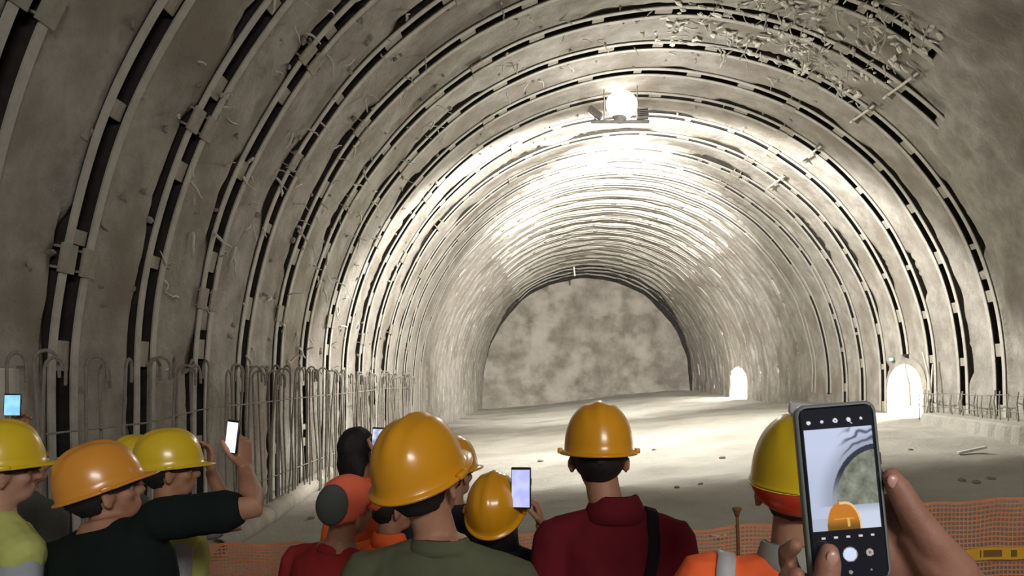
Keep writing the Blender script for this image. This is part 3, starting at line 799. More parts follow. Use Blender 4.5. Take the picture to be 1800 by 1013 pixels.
def person(px, ytop, d, label, yaw=0.0, head=(0, 0, 0), lean=0.0, side=0.0, skin=None, top='tshirt', topm=None, sleeve=.62, hat=None, rim=None, hair='short',
           armR=None, armL=None, build=1.0, top_off=1.795, dx=0.0, hands=True, hatlab=None, extra=None, turn=0.0, shrug=(0, 0), drop=(0, 0, 0)):
    skin = skin or M_SKIN
    base = at(px, ytop, d); s = base.z / top_off
    rx_, ry_ = base.x + dx, d
    root = empty('person', label, 'person', (rx_, ry_, 0), R_(yaw), None)
    Rz = Matrix.Rotation(R_(yaw), 4, 'Z')
    toL = (Matrix.Translation((rx_, ry_, 0)) @ Rz @ Matrix.Scale(s, 4)).inverted()
    dirL = Rz.to_3x3().inverted()
    # upper body transform (lean + turn about the pelvis), head transform about the neck
    U = Matrix.Translation(PELV) @ Matrix.Rotation(R_(turn), 4, 'Z') @ Matrix.Rotation(R_(side), 4, 'Y') @ Matrix.Rotation(R_(-lean), 4, 'X') @ Matrix.Translation(-PELV)
    hy, hp, hr = head
    HM = U @ Matrix.Translation(NECK + V(drop)) @ Matrix.Rotation(R_(-turn * 0.0 + hy), 4, 'Z') @ Matrix.Rotation(R_(hp), 4, 'X') @ Matrix.Rotation(R_(hr), 4, 'Y') @ Matrix.Translation(-NECK)
    S3 = Matrix.Scale(s, 4)
    rows = [(x, y, z, rx * build, ry * (build * .5 + .5)) for (x, y, z, rx, ry) in TORSO]
    sw = .178 * build
    # arms
    arms = {}
    for sd, spec in ((1, armR), (-1, armL)):
        S = U @ V((sd * sw, -.01, 1.375 + (shrug[0] if sd > 0 else shrug[1])))
        if spec is None:
            E = S + V((sd * .055, -.03, -.285)); Wp = E + V((sd * .0, .075, -.235)); hd = (V((-.02 * sd, .10, -.28)).normalized(), V((-sd, .1, -.1)).normalized(), .45)
        else:
            tgt, pole, ha, hn, curl = spec[:5]
            E, Wp = solve(S, toL @ V(tgt), .30, .255, dirL @ V(pole)); hd = (dirL @ V(ha), dirL @ V(hn), curl)
        arms[sd] = (S, E, Wp, hd)
    def torso_into(bm, inf, z0=.0, z1=9, neck=True):
        rr = [r for r in rows if z0 <= r[2] <= z1]
        loft(bm, [(x, y, z, rx + inf, ry + inf) for (x, y, z, rx, ry) in rr], U, 28, expo=.88)
        for sd in (-1, 1):
            S = arms[sd][0]
            limb(bm, [U @ V((sd * .025, -.018, 1.428)), (U @ V((sd * .10, -.016, 1.404))).lerp(S, .25), S], [.052 + inf, .052 + inf, .054 + inf], 12, 2)
    # body, coarse
    bm = bmesh.new()
    torso_into(bm, 0)
    for sd in (-1, 1):
        S, E, Wp, hd = arms[sd]
        limb(bm, [S, S.lerp(E, .35), S.lerp(E, .75)], [.056, .050, .044], 12, 2)
        hip = V((sd * .088, 0, .90)); kn = V((sd * .10, .015, .50)); an = V((sd * .105, -.015, .09))
        limb(bm, [hip, hip.lerp(kn, .5), kn, kn.lerp(an, .35), an], [.088, .074, .054, .055, .036], 14, 2)
        limb(bm, [an + V((0, -.03, -.045)), an + V((0, .07, -.055)), an + V((.01 * sd, .16, -.065))], [.036, .035, .024], 10, 2)
    bm2 = bmesh.new()
    limb(bm2, [V((0, -.02, 1.40)), V((0, -.014, 1.50)), V((0, -.004, 1.60))], [.058, .054, .052], 16, 2)
    for v_ in bm2.verts:
        t = sstep(1.43, 1.55, v_.co.z); v_.co = (U @ v_.co).lerp(HM @ v_.co, t)
    me_ = bm_mesh(bm2, 'n'); bm.from_mesh(me_)
    # head
    ell(bm, (0, -.008, 1.655), (.074, .094, .098), HM, 24, 16); ell(bm, (0, .028, 1.60), (.060, .062, .085), HM, 20, 14); ell(bm, (0, .045, 1.550), (.046, .046, .036), HM)
    limb(bm, [HM @ V((0, .086, 1.642)), HM @ V((0, .100, 1.615)), HM @ V((0, .108, 1.597))], [.010, .012, .0165], 8, 2)
    ell(bm, (0, .078, 1.645), (.050, .018, .012), HM); ell(bm, (0, .087, 1.566), (.024, .011, .007), HM); ell(bm, (0, .086, 1.555), (.021, .011, .008), HM)
    for sd in (-1, 1):
        ell(bm, (sd * .083, -.004, 1.608), (.0095, .021, .033), HM, 12, 10, rot=Matrix.Rotation(R_(sd * 32), 3, 'Z')); ell(bm, (sd * .072, .008, 1.612), (.012, .014, .022), HM, 10, 8)
        ell(bm, (sd * .040, .062, 1.600), (.024, .022, .022), HM, 10, 8)
    body = remesh(bm, .0085 if d > 1.2 else .009, 3)
    bm = bmesh.new(); bm.from_mesh(body)
    for sd in (-1, 1):
        S, E, Wp, hd = arms[sd]; b2 = bmesh.new()
        fa = (Wp - E).normalized()
        limb(b2, [S.lerp(E, .42), S.lerp(E, .72), E, E.lerp(Wp, .28), E.lerp(Wp, .7), Wp], [.045, .0435, .038, .0415, .031, .0265], 14, 2)
        custom = extra.get('hand%d' % sd) if extra else None
        if custom: custom(b2, Wp, toL, dirL)
        else: hand(b2, Wp, hd[0], hd[1], sd, hd[2])
        me2 = remesh(b2, .0042 if d > 1.2 else .003, 2); bm.from_mesh(me2); bpy.data.meshes.remove(me2)
    for v_ in bm.verts: v_.co = S3 @ v_.co
    body = link('body', bm_mesh(bm, 'body'), skin, root)
    for sd in (-1, 1):
        b2 = bmesh.new(); ell(b2, (sd * .030, .074, 1.622), (.0135, .0135, .0125), S3 @ HM, 12, 10); ey = obj('eye', b2, M_EYE, body)
        b2 = bmesh.new(); ell(b2, (sd * .030, .0835, 1.622), (.006, .005, .006), S3 @ HM, 10, 8); obj('iris', b2, M_BLACK, body)
    # clothes
    def garment(name, m, inf, slv, z0=.80, z1=1.46, fold=.006, voxel=.0095):
        b2 = bmesh.new(); torso_into(b2, inf, z0, z1)
        for sd in (-1, 1):
            S, E, Wp, hd = arms[sd]
            if slv > 0:
                if slv <= 1: limb(b2, [S, S.lerp(E, slv * .5), S.lerp(E, slv)], [.060 + inf, .055 + inf, .054 + inf * 1.3], 14, 1)
                else: limb(b2, [S, S.lerp(E, .5), E, E.lerp(Wp, .5), E.lerp(Wp, slv - 1)], [.060 + inf, .054 + inf, .050 + inf, .046 + inf, .040 + inf], 14, 1)
        me2 = remesh(b2, voxel, 3)
        NRM = [v_.normal.copy() for v_ in me2.vertices]
        for v_, nv in zip(me2.vertices, NRM):
            p = v_.co * 1.0
            n1 = noise.noise(V((p.x * 9 + px, p.y * 9, p.z * 4))) ; n2 = noise.noise(V((p.x * 22, p.y * 22 + px, p.z * 9 + p.x * 14)))
            v_.co = p + nv * (fold * n1 + fold * .55 * n2)
            v_.co = S3 @ v_.co
        return link(name, me2, m, root)
    if top == 'tshirt': g = garment('tshirt', topm, .012, sleeve)
    elif top == 'polo': g = garment('polo_shirt', topm, .013, sleeve)
    elif top == 'vest':
        g = garment('tshirt', extra['under'], .010, sleeve); vst = garment('hivis_vest', topm, .026, 0.0, .84, 1.46)
    elif top == 'jacket': g = garment('hivis_jacket', topm, .022, 1.9, .78, 1.46, .007)
    # collar ring
    def collar(m, r0, z0, z1, name='collar', flare=.0):
        b2 = bmesh.new(); n = 36; rr = []
        for (z, r) in ((z0, r0 + .020 + flare), (z0 + (z1 - z0) * .5, r0 + .011 + flare * .5), (z1, r0 + .003), (z1 + .004, r0 - .003), (z0 + (z1 - z0) * .5, r0 - .002), (z0, r0)):
            row = []
            for i in range(n):
                u = 2 * math.pi * i / n
                zz = z + (.018 if math.sin(u) < 0 else .018 - .030 * math.sin(u) ** 2) * (1 if z > z0 else .6)
                row.append(b2.verts.new(S3 @ (U @ V((r * 1.06 * math.cos(u), -.013 + r * math.sin(u), zz)))))
            rr.append(row)
        for A, B in zip(rr, rr[1:] + rr[:1]):
            for i in range(n): b2.faces.new((A[i], A[(i + 1) % n], B[(i + 1) % n], B[i]))
        return obj(name, b2, m, root)
    if top == 'polo':
        collar(topm, .064, 1.425, 1.492, flare=.016)
        if hair == 'short': pass
    elif top == 'jacket': c = collar((extra or {}).get('collar', M_GREYCOL), .068, 1.438, 1.495); c['label'] = 'grey collar'
    elif shrug == (0, 0): collar(topm if top == 'tshirt' else extra['under'], .062, 1.440, 1.466, 'neckband')
    b2 = bmesh.new()
    loft(b2, [(x, y, z, rx * build + .010, ry + .012) for (x, y, z, rx, ry) in TORSO if z <= 1.0], None, 28)
    for sd in (-1, 1):
        hip = V((sd * .088, 0, .90)); kn = V((sd * .10, .012, .50)); an = V((sd * .105, -.015, .07))
        limb(b2, [hip, hip.lerp(kn, .5), kn, kn.lerp(an, .5), an], [.098, .088, .073, .068, .062], 14, 1)
    me2 = remesh(b2, .014, 3)
    NRM = [v_.normal.copy() for v_ in me2.vertices]
    for v_, nv in zip(me2.vertices, NRM): v_.co = S3 @ (v_.co + nv * .006 * noise.noise(v_.co * 12))
    link('trousers', me2, M_TROUSER, root)
    for sd in (-1, 1):
        b2 = bmesh.new(); an = V((sd * .105, -.015, .09))
        limb(b2, [an + V((0, -.035, -.038)), an + V((0, .06, -.042)), an + V((.01 * sd, .165, -.052))], [.048, .047, .034], 12, 2); limb(b2, [an + V((0, 0, -.02)), an + V((0, 0, .04))], [.05, .048], 12, 1)
        for v_ in b2.verts: v_.co.z = max(v_.co.z, .002); v_.co = S3 @ v_.co
        obj('shoe', b2, M_SHOE, root)
    HW = S3 @ HM
    if hair == 'short': hair_cap(root, HW)
    elif hair == 'nape': hair_cap(root, HW, 1.548, inflate=.004)
    elif hair == 'long': hair_cap(root, HW, 1.55, long_=1.40)
    elif hair == 'bob': hair_cap(root, HW, 1.55, long_=1.50)
    if hat: helmet(root, HW, hat, rim, hatlab)
    return dict(root=root, s=s, U=U, HM=HM, HW=HW, S3=S3, arms=arms, g=g, toL=toL)

def band_part(P, name, m, parent, rows_, seg=28, expo=.88, lab=None):
    b2 = bmesh.new(); loft(b2, rows_, P['S3'] @ P['U'], seg, expo=expo); o = obj(name, b2, m, parent)
    if lab: o['label'] = lab
    return o

def tape_over(P, name, m, parent, pts, wd, nrm, off=.004):
    """a strip of tape laid on the garment surface along points (local, standard size, upper body space)"""
    from mathutils.bvhtree import BVHTree
    me = P['g'].data
    bv = BVHTree.FromPolygons([v_.co for v_ in me.vertices], [f.vertices[:] for f in me.polygons])
    w_ = [P['S3'] @ (P['U'] @ V(x)) for x in pts]; path = []
    for a, b in zip(w_, w_[1:]):
        for k in range(6): path.append(a.lerp(b, k / 6))
    path.append(w_[-1]); b2 = bmesh.new(); prev = None; hits = []
    for x in path:
        co, n, _, _ = bv.find_nearest(x); hits.append((co, n))
    for i, (co, n) in enumerate(hits):
        d = (hits[min(i + 1, len(hits) - 1)][0] - hits[max(i - 1, 0)][0]).normalized(); s_ = d.cross(n).normalized() * wd / 2
        row = [b2.verts.new(x) for x in (co - s_ - n * .004, co + s_ - n * .004, co + s_ + n * off, co - s_ + n * off)]
        if prev:
            for k in range(4): b2.faces.new((prev[k], prev[(k + 1) % 4], row[(k + 1) % 4], row[k]))
        else: b2.faces.new(row)
        prev = row
    b2.faces.new(prev)
    return obj(name, b2, m, parent)

def phone(c, up, nrm, size, label, col, strength, case=M_BLACK, second=None):
    """small phone: rounded case with a lit screen; nrm = direction the screen faces"""
    up = V(up).normalized(); nrm = V(nrm); nrm = (nrm - up * nrm.dot(up)).normalized(); rt = up.cross(nrm)
    Mx = Matrix.Translation(c) @ Matrix((rt, up, nrm)).transposed().to_4x4()
    root = empty('phone', label, 'phone', c); root.matrix_world = Mx
    bm = bmesh.new(); box(bm, (0, 0, 0), (size[0], size[1], .009), bev=.0035); obj('case', bm, case, root)
    sm = bpy.data.materials.new('screen_light'); sm.use_nodes = True; p = sm.node_tree.nodes['Principled BSDF']
    N = sm.node_tree.nodes; L = sm.node_tree.links
    tc = N.new('ShaderNodeTexCoord'); nz = N.new('ShaderNodeTexNoise'); nz.inputs['Scale'].default_value = 22; nz.inputs['Detail'].default_value = 1
    r = N.new('ShaderNodeValToRGB'); r.color_ramp.elements[0].position = .40; r.color_ramp.elements[1].position = .6
    r.color_ramp.elements[0].color = (*(second or tuple(a * .75 for a in col)), 1); r.color_ramp.elements[1].color = (*col, 1)
    L.new(tc.outputs['Object'], nz.inputs['Vector']); L.new(nz.outputs['Fac'], r.inputs['Fac']); L.new(r.outputs['Color'], p.inputs['Emission Color']); p.inputs['Emission Strength'].default_value = strength
    p.inputs['Base Color'].default_value = (.02, .02, .02, 1); p.inputs['Roughness'].default_value = .2
    bm = bmesh.new(); box(bm, (0, -.002, .0048), (size[0] * .90, size[1] * .90, .0012), bev=.0004); obj('screen', bm, sm, root, False)
    bm = bmesh.new(); box(bm, (size[0] / 2 + .0006, size[1] * .15, 0), (.0015, .022, .003)); obj('side_button', bm, case, root, False)
    bm = bmesh.new(); box(bm, (-size[0] * .25, size[1] * .38, -.0055), (.022, .024, .003), bev=.001); obj('camera_bump', bm, M_BLACK, root, False)
    return root

# 1 the man in the middle, maroon polo
P = person(1053, 708, 2.6, 'person in maroon polo shirt and amber helmet standing at the centre with back turned', 0, (0, 0, 0), top='polo', topm=M_MAROON, hat=M_HAT, hair='nape', build=1.0, sleeve=.72, dx=.05, drop=(-.05, 0, 0))
tape_over(P, 'shoulder_strap', M_BAGSTRAP, P['root'], [(.098, .07, 1.42), (.105, -.02, 1.462), (.108, -.085, 1.425), (.104, -.122, 1.33), (.085, -.134, 1.19), (.06, -.132, 1.05)], .036, [(0, .6, .8), (0, 0, 1), (0, -.7, .7), (0, -1, .15), (0, -1, 0), (0, -1, 0)], .007)

# 2 the man in olive, large amber helmet
P = person(752, 722, 2.1, 'person in olive green t-shirt and large amber helmet, head turned right looking up', -10, (-12, 20, -5), dx=.03, drop=(-.03, 0, 0), side=1, top='tshirt', topm=M_OLIVE, hat=M_HAT, hair='short', build=1.06, sleeve=.7, top_off=1.80)

# 3 short person holding a phone up, helmet tipped far back
ph3 = at(916, 858, 2.80)
P = person(878, 836, 2.95, 'short person with amber helmet tipped far back holding a lavender lit phone', -6, (-4, 38, 0), top='tshirt', topm=M_NAVY, hat=M_HAT, hair='long', top_off=1.75, build=.94,
           armR=(at(953, 925, 2.90), (.6, -.2, -1), (-.30, .0, 1), (-1, -.1, 0), .85))
phone(ph3, (0, .1, 1), (-.35, -1, .1), (.072, .140), 'slim phone with lavender lit screen held beside the tipped amber helmet', (.50, .52, 1.0), 1.0, second=(.62, .66, 1.0))

# 4 helmet peeping out behind the big one
P = person(797, 768, 3.55, 'person mostly hidden behind the olive t-shirt, only amber helmet edge showing', -15, (-20, 5, 0), top='tshirt', topm=M_NAVY, hat=M_HAT, hair='nape')

# 5 red shirt, coral cap with grey patch
P = person(624, 822, 2.9, 'person in dark red shirt and coral cap with a grey round patch', -32, (-12, 6, 14), side=4, top='tshirt', topm=M_REDSHIRT, hair=None, top_off=1.77, sleeve=.75, dx=-.075, build=1.14, drop=(.025, 0, 0))
def cap(P, m, m2):
    bm = bmesh.new(); ell(bm, (0, -.012, 1.655), (.088, .110, .112), None, 36, 24)
    bmesh.ops.delete(bm, geom=[v_ for v_ in bm.verts if v_.co.z < interp(v_.co.y, [(-.1, 1.585), (.0, 1.62), (.06, 1.675), (.1, 1.69)]) - .004], context='VERTS')
    me = applied(bm_mesh(bm, 'cap'), [('SOLIDIFY', dict(thickness=.006, offset=-1))])
    for v_ in me.vertices: v_.co = P['HW'] @ v_.co
    c = link('cap', me, m, P['root']); c['label'] = 'coral cap'
    bm = bmesh.new(); kd = V((.40, -.88, .22)).normalized(); e1 = kd.cross(V((0, 0, 1))).normalized(); e2 = e1.cross(kd)
    rings = []
    for lay in (.0945, .0880):
        for a in ([0.02, .18, .36, .52, .66, .72] if lay > .09 else [.72, .5, .2, .02]):
            rings.append([bm.verts.new(P['HW'] @ (V((0, -.012, 1.655)) + V((d_.x * lay, d_.y * lay * 1.245, d_.z * lay * 1.267)))) for d_ in [(kd * math.cos(a) + (e1 * math.cos(2 * math.pi * k / 32) + e2 * math.sin(2 * math.pi * k / 32)) * math.sin(a)) for k in range(32)]])
    for A, B in zip(rings, rings[1:]):
        for k in range(32): bm.faces.new((A[k], A[(k + 1) % 32], B[(k + 1) % 32], B[k]))
    bm.faces.new(rings[0]); bm.faces.new(rings[-1]); me = bm_mesh(bm, 'patch')
    p = link('patch', me, m2, c); p['label'] = 'dark grey oval patch'
    bm = bmesh.new(); rr = []
    for (ro, dz) in ((0, 0), (.06, -.012), (.06, -.016), (0, -.005)):
        rr.append([bm.verts.new(P['HW'] @ V((math.cos(R_(a)) * (.080 + ro * .55), -.012 + math.sin(R_(a)) * (.100 + ro * 1.0), 1.675 + dz - .01 * abs(math.cos(R_(a)))))) for a in range(25, 156, 10)])
    for A, B in zip(rr, rr[1:] + rr[:1]):
        for i in range(len(A) - 1): bm.faces.new((A[i], A[i + 1], B[i + 1], B[i]))
    obj('peak', bm, m, c)
cap(P, M_CAPORG, M_CAPGREY)

# 6 black haired person in orange hi-vis with a round lit phone
P = person(625, 748, 3.95, 'black haired person in orange hi-vis jacket holding a phone in front of the face', -18, (-15, 0, 0), top='jacket', topm=M_HIORG, hair='bob', top_off=1.765, extra={'collar': M_HIORG},
           dx=.10, drop=(-.10, 0, 0), armR=(at(672, 812, 3.75), (1, 0, -1), (0, .15, 1), (-.6, .2, 0), .8))
phone(at(667, 776, 3.72), (0.05, .1, 1), (-.25, -1, .1), (.075, .125), 'small phone with bluish screen held beside the black haired head', (.75, .82, 1.0), 1.1, second=(.25, .30, .5))
# 6b person in orange between cap and olive shirt
P6 = person(688, 838, 3.3, 'short person in orange hi-vis jacket squeezed between red shirt and olive t-shirt', -35, (-25, 0, 0), top='jacket', topm=M_HIORG, hair='nape', hat=None, top_off=1.77, extra={'collar': M_HIORG})

# 7 black t-shirt, orange helmet, arm raised with a phone
P = person(190, 770, 2.6, 'person in black t-shirt and orange helmet raising a phone at arm length', -14, (-42, 12, 8), lean=3, side=-13, top='tshirt', topm=M_BLACKSHIRT, hat=M_HATO, hair='short', build=1.14, sleeve=.72, top_off=1.745, dx=.07,
           shrug=(.075, .02), drop=(0, .03, -.05), armR=(at(431, 826, 2.82), (1, 0, .1), (-.06, .05, 1), (-1, .2, 0), .8))
phone(at(409, 768, 2.77), (.10, .05, 1), (-.75, -1, .05), (.068, .112), 'phone with bright white screen raised in front of the left wall', (.86, .86, 1.0), 1.4, second=(.70, .72, .95))

# 8 yellow helmet and yellow vest behind it
P = person(300, 755, 3.25, 'person in yellow hi-vis vest and lemon yellow helmet behind the black t-shirt', -55, (-8, 4, 0), top='vest', topm=M_HIYEL, hat=M_HATY, hair='nape', extra={'under': M_GREYT}, sleeve=.7,
           armL=(at(372, 832, 3.5), (.5, 0, -1), (-.1, .2, 1), (-.8, -.5, 0), .5))
# 9 sliver of yellow helmet
P = person(236, 766, 4.2, 'person hidden behind the orange helmet, only the top of yellow helmet showing', -40, (0, 0, 0), top='tshirt', topm=M_DKGREY, hat=M_HATY, hair='short')
# 10 far left, yellow vest over grey t-shirt
P = person(4, 740, 2.7, 'person at far left in yellow hi-vis vest over light grey t-shirt', -38, (-12, 4, 0), top='vest', topm=M_HIYEL, hat=M_HATY, hair='short', extra={'under': M_GREYT}, sleeve=.8, skin=M_SKIN2)
band_part(P, 'reflective_stripe', M_SILVER, P['root'], [(0, .005, z, .150 * 1 + .033, .108 + .033) for z in (.99, 1.0, 1.03, 1.04)], lab='silver stripe round the vest')
# 11 grey shirt behind the far left, phone with cyan screen
P = person(46, 758, 3.7, 'person in dark grey shirt at far left raising a phone with cyan screen', -20, (-10, 0, 0), top='tshirt', topm=M_DKGREY, hair='short', top_off=1.765, sleeve=.75, skin=M_SKIN,
           armL=(at(34, 778, 3.6), (-1, -.2, -1), (-.05, .1, 1), (.5, -.4, 0), .7))
phone(at(22, 712, 3.55), (0, .05, 1), (.3, -1, .05), (.066, .096), 'phone with cyan screen held up at the far left edge', (.25, .62, 1.0), 1.1, second=(.35, .75, 1.0))

# 12 right: yellow and red helmet, orange jacket
P = person(1398, 722, 1.85, 'person in orange hi-vis jacket and yellow helmet with red-orange lower part at right', -8, (-10, 3, 4), top='jacket', topm=M_HIORG, hat=M_HATLEMON, rim=M_HATRED, hair='short', build=1.08, top_off=1.80, shrug=(.035, .035))
for sd in (-1, 1):
    tape_over(P, 'reflective_stripe', M_SILVER, P['root'], [(sd * .150, .08, 1.42), (sd * .155, -.01, 1.476), (sd * .155, -.078, 1.43), (sd * .152, -.126, 1.33), (sd * .15, -.14, 1.20), (sd * .145, -.14, 1.03)], .04, [(0, .6, .8), (sd * .2, 0, 1), (0, -.7, .7), (0, -1, .15), (0, -1, 0), (0, -1, 0)], .006)
bm = bmesh.new(); box(bm, (0, .0, 0), (.075, .05, .026), bev=.006)
for v_ in bm.verts: v_.co = P['HW'] @ (v_.co + V((.004, -.02, 1.808)))
o = obj('cap_lamp', bm, M_SILVER, P['root']); o['label'] = 'small grey lamp clipped on top of the helmet'

# ---------------------------------------------------------------- the big phone in the foreground and the hands that hold it
PC = at(1480, 866, 0.80); ROLL = R_(4.6)
PX = V((math.cos(ROLL), 0, math.sin(ROLL))).normalized()  # placeholder, fixed below
up = V((-math.sin(ROLL), 0.05, math.cos(ROLL))).normalized(); nr = V((0, -1, .05)); nr = (nr - up * nr.dot(up)).normalized(); rt = up.cross(nr)
PM = Matrix.Translation(PC) @ Matrix((rt, up, nr)).transposed().to_4x4()
def pl(x, y, z): return PM @ V((x, y, z))
root = empty('phone', 'large phone in the foreground at right filming the tunnel, held in two hands', 'phone'); root.matrix_world = PM
PW, PH = .0790, .1740
def rrect(bm, w_, h_, r, z0, z1, bev=.0015, cx=0, cy=0):
    pts = []
    for (sx, sy, a0) in ((1, 1, 0), (-1, 1, 90), (-1, -1, 180), (1, -1, 270)):
        for k in range(7):
            a = R_(a0 + 15 * k); pts.append((sx * (w_ / 2 - r) + r * math.cos(a), sy * (h_ / 2 - r) + r * math.sin(a)))
    def ring(z, f): return [bm.verts.new((cx + x * (1 - f / (w_ / 2)), cy + y * (1 - f / (h_ / 2)), z)) for x, y in pts]
    R = [ring(z0, bev), ring(z0 + bev, 0), ring(z1 - bev, 0), ring(z1, bev)]
    for A, B in zip(R, R[1:]):
        for i in range(len(A)): bm.faces.new((A[i], A[(i + 1) % len(A)], B[(i + 1) % len(A)], B[i]))
    bm.faces.new(R[0][::-1]); bm.faces.new(R[-1])
M_CASE = mat('grey_green_case', (0.17, 0.20, 0.19), rough=0.35); M_GLASS = mat('black_glass', (0.006, 0.007, 0.010), rough=0.12)
bm = bmesh.new(); rrect(bm, PW, PH, .011, -.0075, .004, .002); c_ = obj('case', bm, M_CASE, root); c_['label'] = 'grey-green case'
bm = bmesh.new(); rrect(bm, PW - .006, PH - .006, .009, .0030, .0046, .0005); gl = obj('front_glass', bm, M_GLASS, root)
for (y, l) in ((.030, .012), (.008, .022)):
    bm = bmesh.new(); box(bm, (PW / 2 + .0008, y, -.001), (.002, l, .003), bev=.0006); obj('side_button', bm, M_BLACK, root, False)
bm = bmesh.new(); rrect(bm, .030, .036, .006, -.0100, -.0070, .0006, -.018, .062); cb = obj('camera_bump', bm, M_BLACK, root)
# the lit picture on the display (flat print): colours per vertex
SWX, SWY = .0690, .1640
NXs, NYs = 110, 250
def scr(u, v):
    """u,v in 0..1 from the top left of the lit area -> linear colour"""
    x = u * SWX * 1000; y = v * SWY * 1000     # millimetres
    blk = (.004, .005, .009)
    def disc(cx, cy, r): return (x - cx) ** 2 + (y - cy) ** 2 < r * r
    if 19.5 < y < 117:
        X, Y = (x - 1.5) / 66, (y - 19.5) / 97.5
        if x < 1.5 or x > 67.5: return blk
        col = V((.56, .62, .80))
        col = col.lerp(V((.42, .47, .60)), sstep(.15, .6, Y) * .5)
        # tunnel arch on the display
        ex, ey = (x - 70) / 43, (y - 94) / 52
        r = math.hypot(ex, ey)
        up_ = sstep(90, 60, y)
        if y < 94:
            if r < 1: col = V((.20, .22, .17)) * (1 + .5 * noise.noise(V((x * .1, y * .1, 0))) + .3 * noise.noise(V((x * .3, y * .3, 5))))
            elif r < 1.10: col = V((.30, .33, .40)).lerp(V((.03, .035, .05)), up_)
            elif r < 1.62:
                wv = math.sin(r * 38 + noise.noise(V((x * .12, y * .12, 4))) * 2.5)
                k = up_ * sstep(30, 46, x) * sstep(1.62, 1.45, r)
                col = col.lerp(V((.28, .31, .40)), .75 * (1 - sstep(1.1, 1.5, r)))
                col = col.lerp(V((.06, .07, .11)), max(0, wv) * k * .95)
        elif r < 1.02 or x > 30: col = V((.40, .46, .54)).lerp(V((.60, .66, .80)), sstep(94, 104, y))
        if Y > .88: col = col.lerp(V((.33, .36, .40)), .35) if x < 20 else col
        # the orange helmet on the display
        hx, hy = (x - 32.5) / 16.5, (117 - y) / 27.0
        if hy > 0 and abs(hx) ** 2.3 + hy ** 2.3 < 1:
            col = V((.55, .19, .02)).lerp(V((.16, .085, .01)), sstep(.45, .05, hy))
            if abs(hx ** 2.3 if hx > 0 else 0) + hy ** 2.3 > .80 and hx > -.2: col = V((.80, .55, .28))
            if .35 < hy < .42 and abs(hx) < .6: col = V((.66, .30, .05))
            if abs(hx - .25) < .08 and .1 < hy < .4: col = V((.75, .42, .12))
        return tuple(col)
    for i, cx in enumerate((7, 20, 33, 46, 58)):
        if disc(cx, 12.5 - i * .2, (2.0, 1.5, 2.3, 2.1, 1.3)[i]) and not (i == 2 and disc(cx, 12.1, .8)): return (.72, .76, .85)
        if i == 3 and abs((x - 47.5) + (y - 14.5) * -.8) < .7 and abs(y - 14) < 2: return (.6, .64, .72)
    for i, cx in enumerate((11, 23, 35, 47, 58.5)):
        if abs(x - cx) < (2.0, 1.8, 1.9, 1.9, 1.5)[i] and abs(y - 124) < 1.1: return (.62, .64, .66)
    if disc(35, 141, 6.4): return (.66, .74, .95)
    if disc(35, 141, 7.2): return (.25, .27, .33)
    if disc(54, 140.5, 3.6): return (.42, .38, .34) if not disc(54, 140.5, 1.3) else (.12, .1, .1)
    if disc(15.5, 141, 4.2): return (.45, .50, .50)
    if disc(34, 158, 1.9): return (.28, .29, .30)
    if disc(54, 157, 1.0): return (.25, .25, .25)
    return blk
bm = bmesh.new(); cl = bm.loops.layers.color.new('pic') if False else None
verts = []; faces = []; cols = []
for j in range(NYs + 1):
    for i in range(NXs + 1):
        verts.append((-SWX / 2 + SWX * i / NXs, SWY / 2 - SWY * j / NYs, .0049)); cols.append(scr(i / NXs, j / NYs))
for j in range(NYs):
    for i in range(NXs):
        a = j * (NXs + 1) + i; faces.append((a, a + NXs + 1, a + NXs + 2, a + 1))
me = bpy.data.meshes.new('screen'); me.from_pydata(verts, [], faces)
ca = me.color_attributes.new('picture', 'FLOAT_COLOR', 'POINT')
ca.data.foreach_set('color', [c for col in cols for c in (*col, 1.0)])
sm = bpy.data.materials.new('phone_display'); sm.use_nodes = True; p = sm.node_tree.nodes['Principled BSDF']
at_ = sm.node_tree.nodes.new('ShaderNodeAttribute'); at_.attribute_name = 'picture'
sm.node_tree.links.new(at_.outputs['Color'], p.inputs['Emission Color']); p.inputs['Emission Strength'].default_value = 1.0
p.inputs['Base Color'].default_value = (.01, .01, .012, 1); p.inputs['Roughness'].default_value = .15
so = link('display', me, sm, gl, False); so['label'] = 'lit display showing the tunnel and an orange helmet'

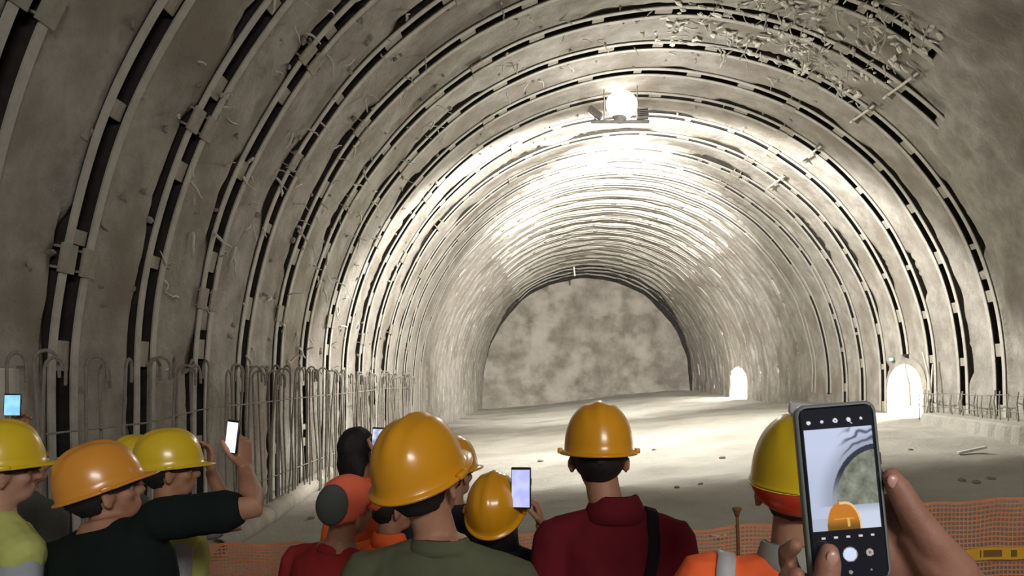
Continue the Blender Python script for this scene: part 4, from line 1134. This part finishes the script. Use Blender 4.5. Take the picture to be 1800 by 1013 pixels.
def right_hand(b2, Wp, toL, dirL):
    T = lambda x, y, z: toL @ pl(x, y, z)
    # palm behind and to the right of the phone
    W = V((.128, -.128, -.020)); K = V((.040, -.040, -.024))
    a = (K - W).normalized(); n = V((0, 0, 1)); t = a.cross(n).normalized()
    rings = []
    for (u, wd, th) in ((-.25, .027, .022), (0, .029, .022), (.3, .037, .022), (.62, .042, .019), (.9, .041, .014), (1.0, .034, .009)):
        c = W.lerp(K, u) if u >= 0 else W + (W - K) * (-u)
        rings.append([b2.verts.new(T(*(c + t * math.cos(2 * math.pi * i / 16) * wd + V((0, 0, 1)) * math.sin(2 * math.pi * i / 16) * th))) for i in range(16)])
    for A, B in zip(rings, rings[1:]):
        for i in range(16): b2.faces.new((A[i], A[(i + 1) % 16], B[(i + 1) % 16], B[i]))
    b2.faces.new(rings[0][::-1]); b2.faces.new(rings[-1])
    for off, ln in ((.031, .068), (.0105, .074), (-.0105, .07), (-.031, .056)):
        p = K + t * off - a * .008; d = V((-.92, .39, 0)); q = [p, p + d * ln * .48 + V((0, 0, .002)), p + d * ln * .78 + V((0, 0, .006)), p + d * ln + V((0, 0, .008))]
        limb(b2, [T(*x) for x in q], [.0095, .0088, .008, .0068], 10, 2)
    limb(b2, [T(.102, -.086, -.004), T(.079, -.054, .004), T(.0630, -.024, .006), T(.052, .002, .005), T(.0475, .012, .004)], [.022, .0175, .0135, .0115, .0088], 14, 2)
    limb(b2, [T(.108, -.108, -.008), T(.082, -.074, -.004), T(.066, -.05, -.004)], [.026, .022, .014], 12, 2)
def left_hand(b2, Wp, toL, dirL):
    T = lambda x, y, z: toL @ pl(x, y, z)
    W = V((-.062, -.185, -.020)); K = V((-.022, -.098, -.026)); a = (K - W).normalized(); t = V((0, 0, 1)).cross(a).normalized()
    rings = []
    for (u, wd, th) in ((-.25, .026, .021), (0, .028, .021), (.3, .036, .020), (.62, .041, .018), (.9, .040, .014), (1.0, .034, .009)):
        c = W.lerp(K, u) if u >= 0 else W + (W - K) * (-u)
        rings.append([b2.verts.new(T(*(c + t * math.cos(2 * math.pi * i / 16) * wd + V((0, 0, 1)) * math.sin(2 * math.pi * i / 16) * th))) for i in range(16)])
    for A, B in zip(rings, rings[1:]):
        for i in range(16): b2.faces.new((A[i], A[(i + 1) % 16], B[(i + 1) % 16], B[i]))
    b2.faces.new(rings[0][::-1]); b2.faces.new(rings[-1])
    # index and middle hook round the left edge, ring and little lie behind
    limb(b2, [T(-.044, -.096, -.024), T(-.052, -.066, -.024), T(-.0555, -.054, -.012), T(-.050, -.0475, -.001)], [.0098, .0095, .009, .0078], 10, 2)
    limb(b2, [T(-.030, -.092, -.026), T(-.050, -.083, -.026), T(-.0575, -.079, -.012), T(-.0505, -.0755, .000)], [.0098, .0093, .0088, .0076], 10, 2)
    limb(b2, [T(-.012, -.094, -.026), T(.006, -.070, -.020), T(.018, -.054, -.0165)], [.0098, .009, .0075], 10, 2)
    limb(b2, [T(.004, -.104, -.026), T(.020, -.088, -.021), T(.030, -.076, -.0165)], [.009, .0082, .007], 10, 2)
    limb(b2, [T(-.052, -.150, -.010), T(-.044, -.118, .006), T(-.030, -.088, .0150), T(-.0245, -.064, .0150), T(-.0225, -.0545, .0135)], [.018, .0155, .0128, .0118, .0095], 14, 2)
Wr, Wl = pl(.128, -.128, -.020), pl(-.062, -.185, -.020)
P = person(1053, 708, 0.22, 'person just right of the camera whose two hands hold the large foreground phone', 8, (8, -4, 0), skin=M_SKIN3, top='tshirt', topm=M_DKGREY, hair='short', sleeve=.75,
           dx=.475 - .0123, top_off=1.81, armR=(Wr, (1, -.1, -.8), (-.7, 0, .7), (0, -1, 0), .3), armL=(Wl, (-.2, -.6, -1), (.3, 0, 1), (0, -1, 0), .3), extra={'hand1': right_hand, 'hand-1': left_hand})
for (c, ax) in (((.0455, .0075, .0125), V((-.25, 1, 0))), ((-.0232, -.0575, .0240), V((.2, 1, 0)))):
    bm = bmesh.new(); ell(bm, (0, 0, 0), (.0058, .0072, .0022), None, 14, 8)
    a = ax.normalized(); Mn = Matrix((V((0, 0, 1)).cross(a) * -1, a, V((0, 0, 1)))).transposed()
    inv = P['root'].matrix_basis.inverted()
    for v_ in bm.verts: v_.co = inv @ pl(*(Mn @ v_.co + V(c)))
    obj('thumb_nail', bm, M_NAIL, [o for o in P['root'].children if o.name.startswith('body')][0])

bpy.data.scenes.remove(TMP)
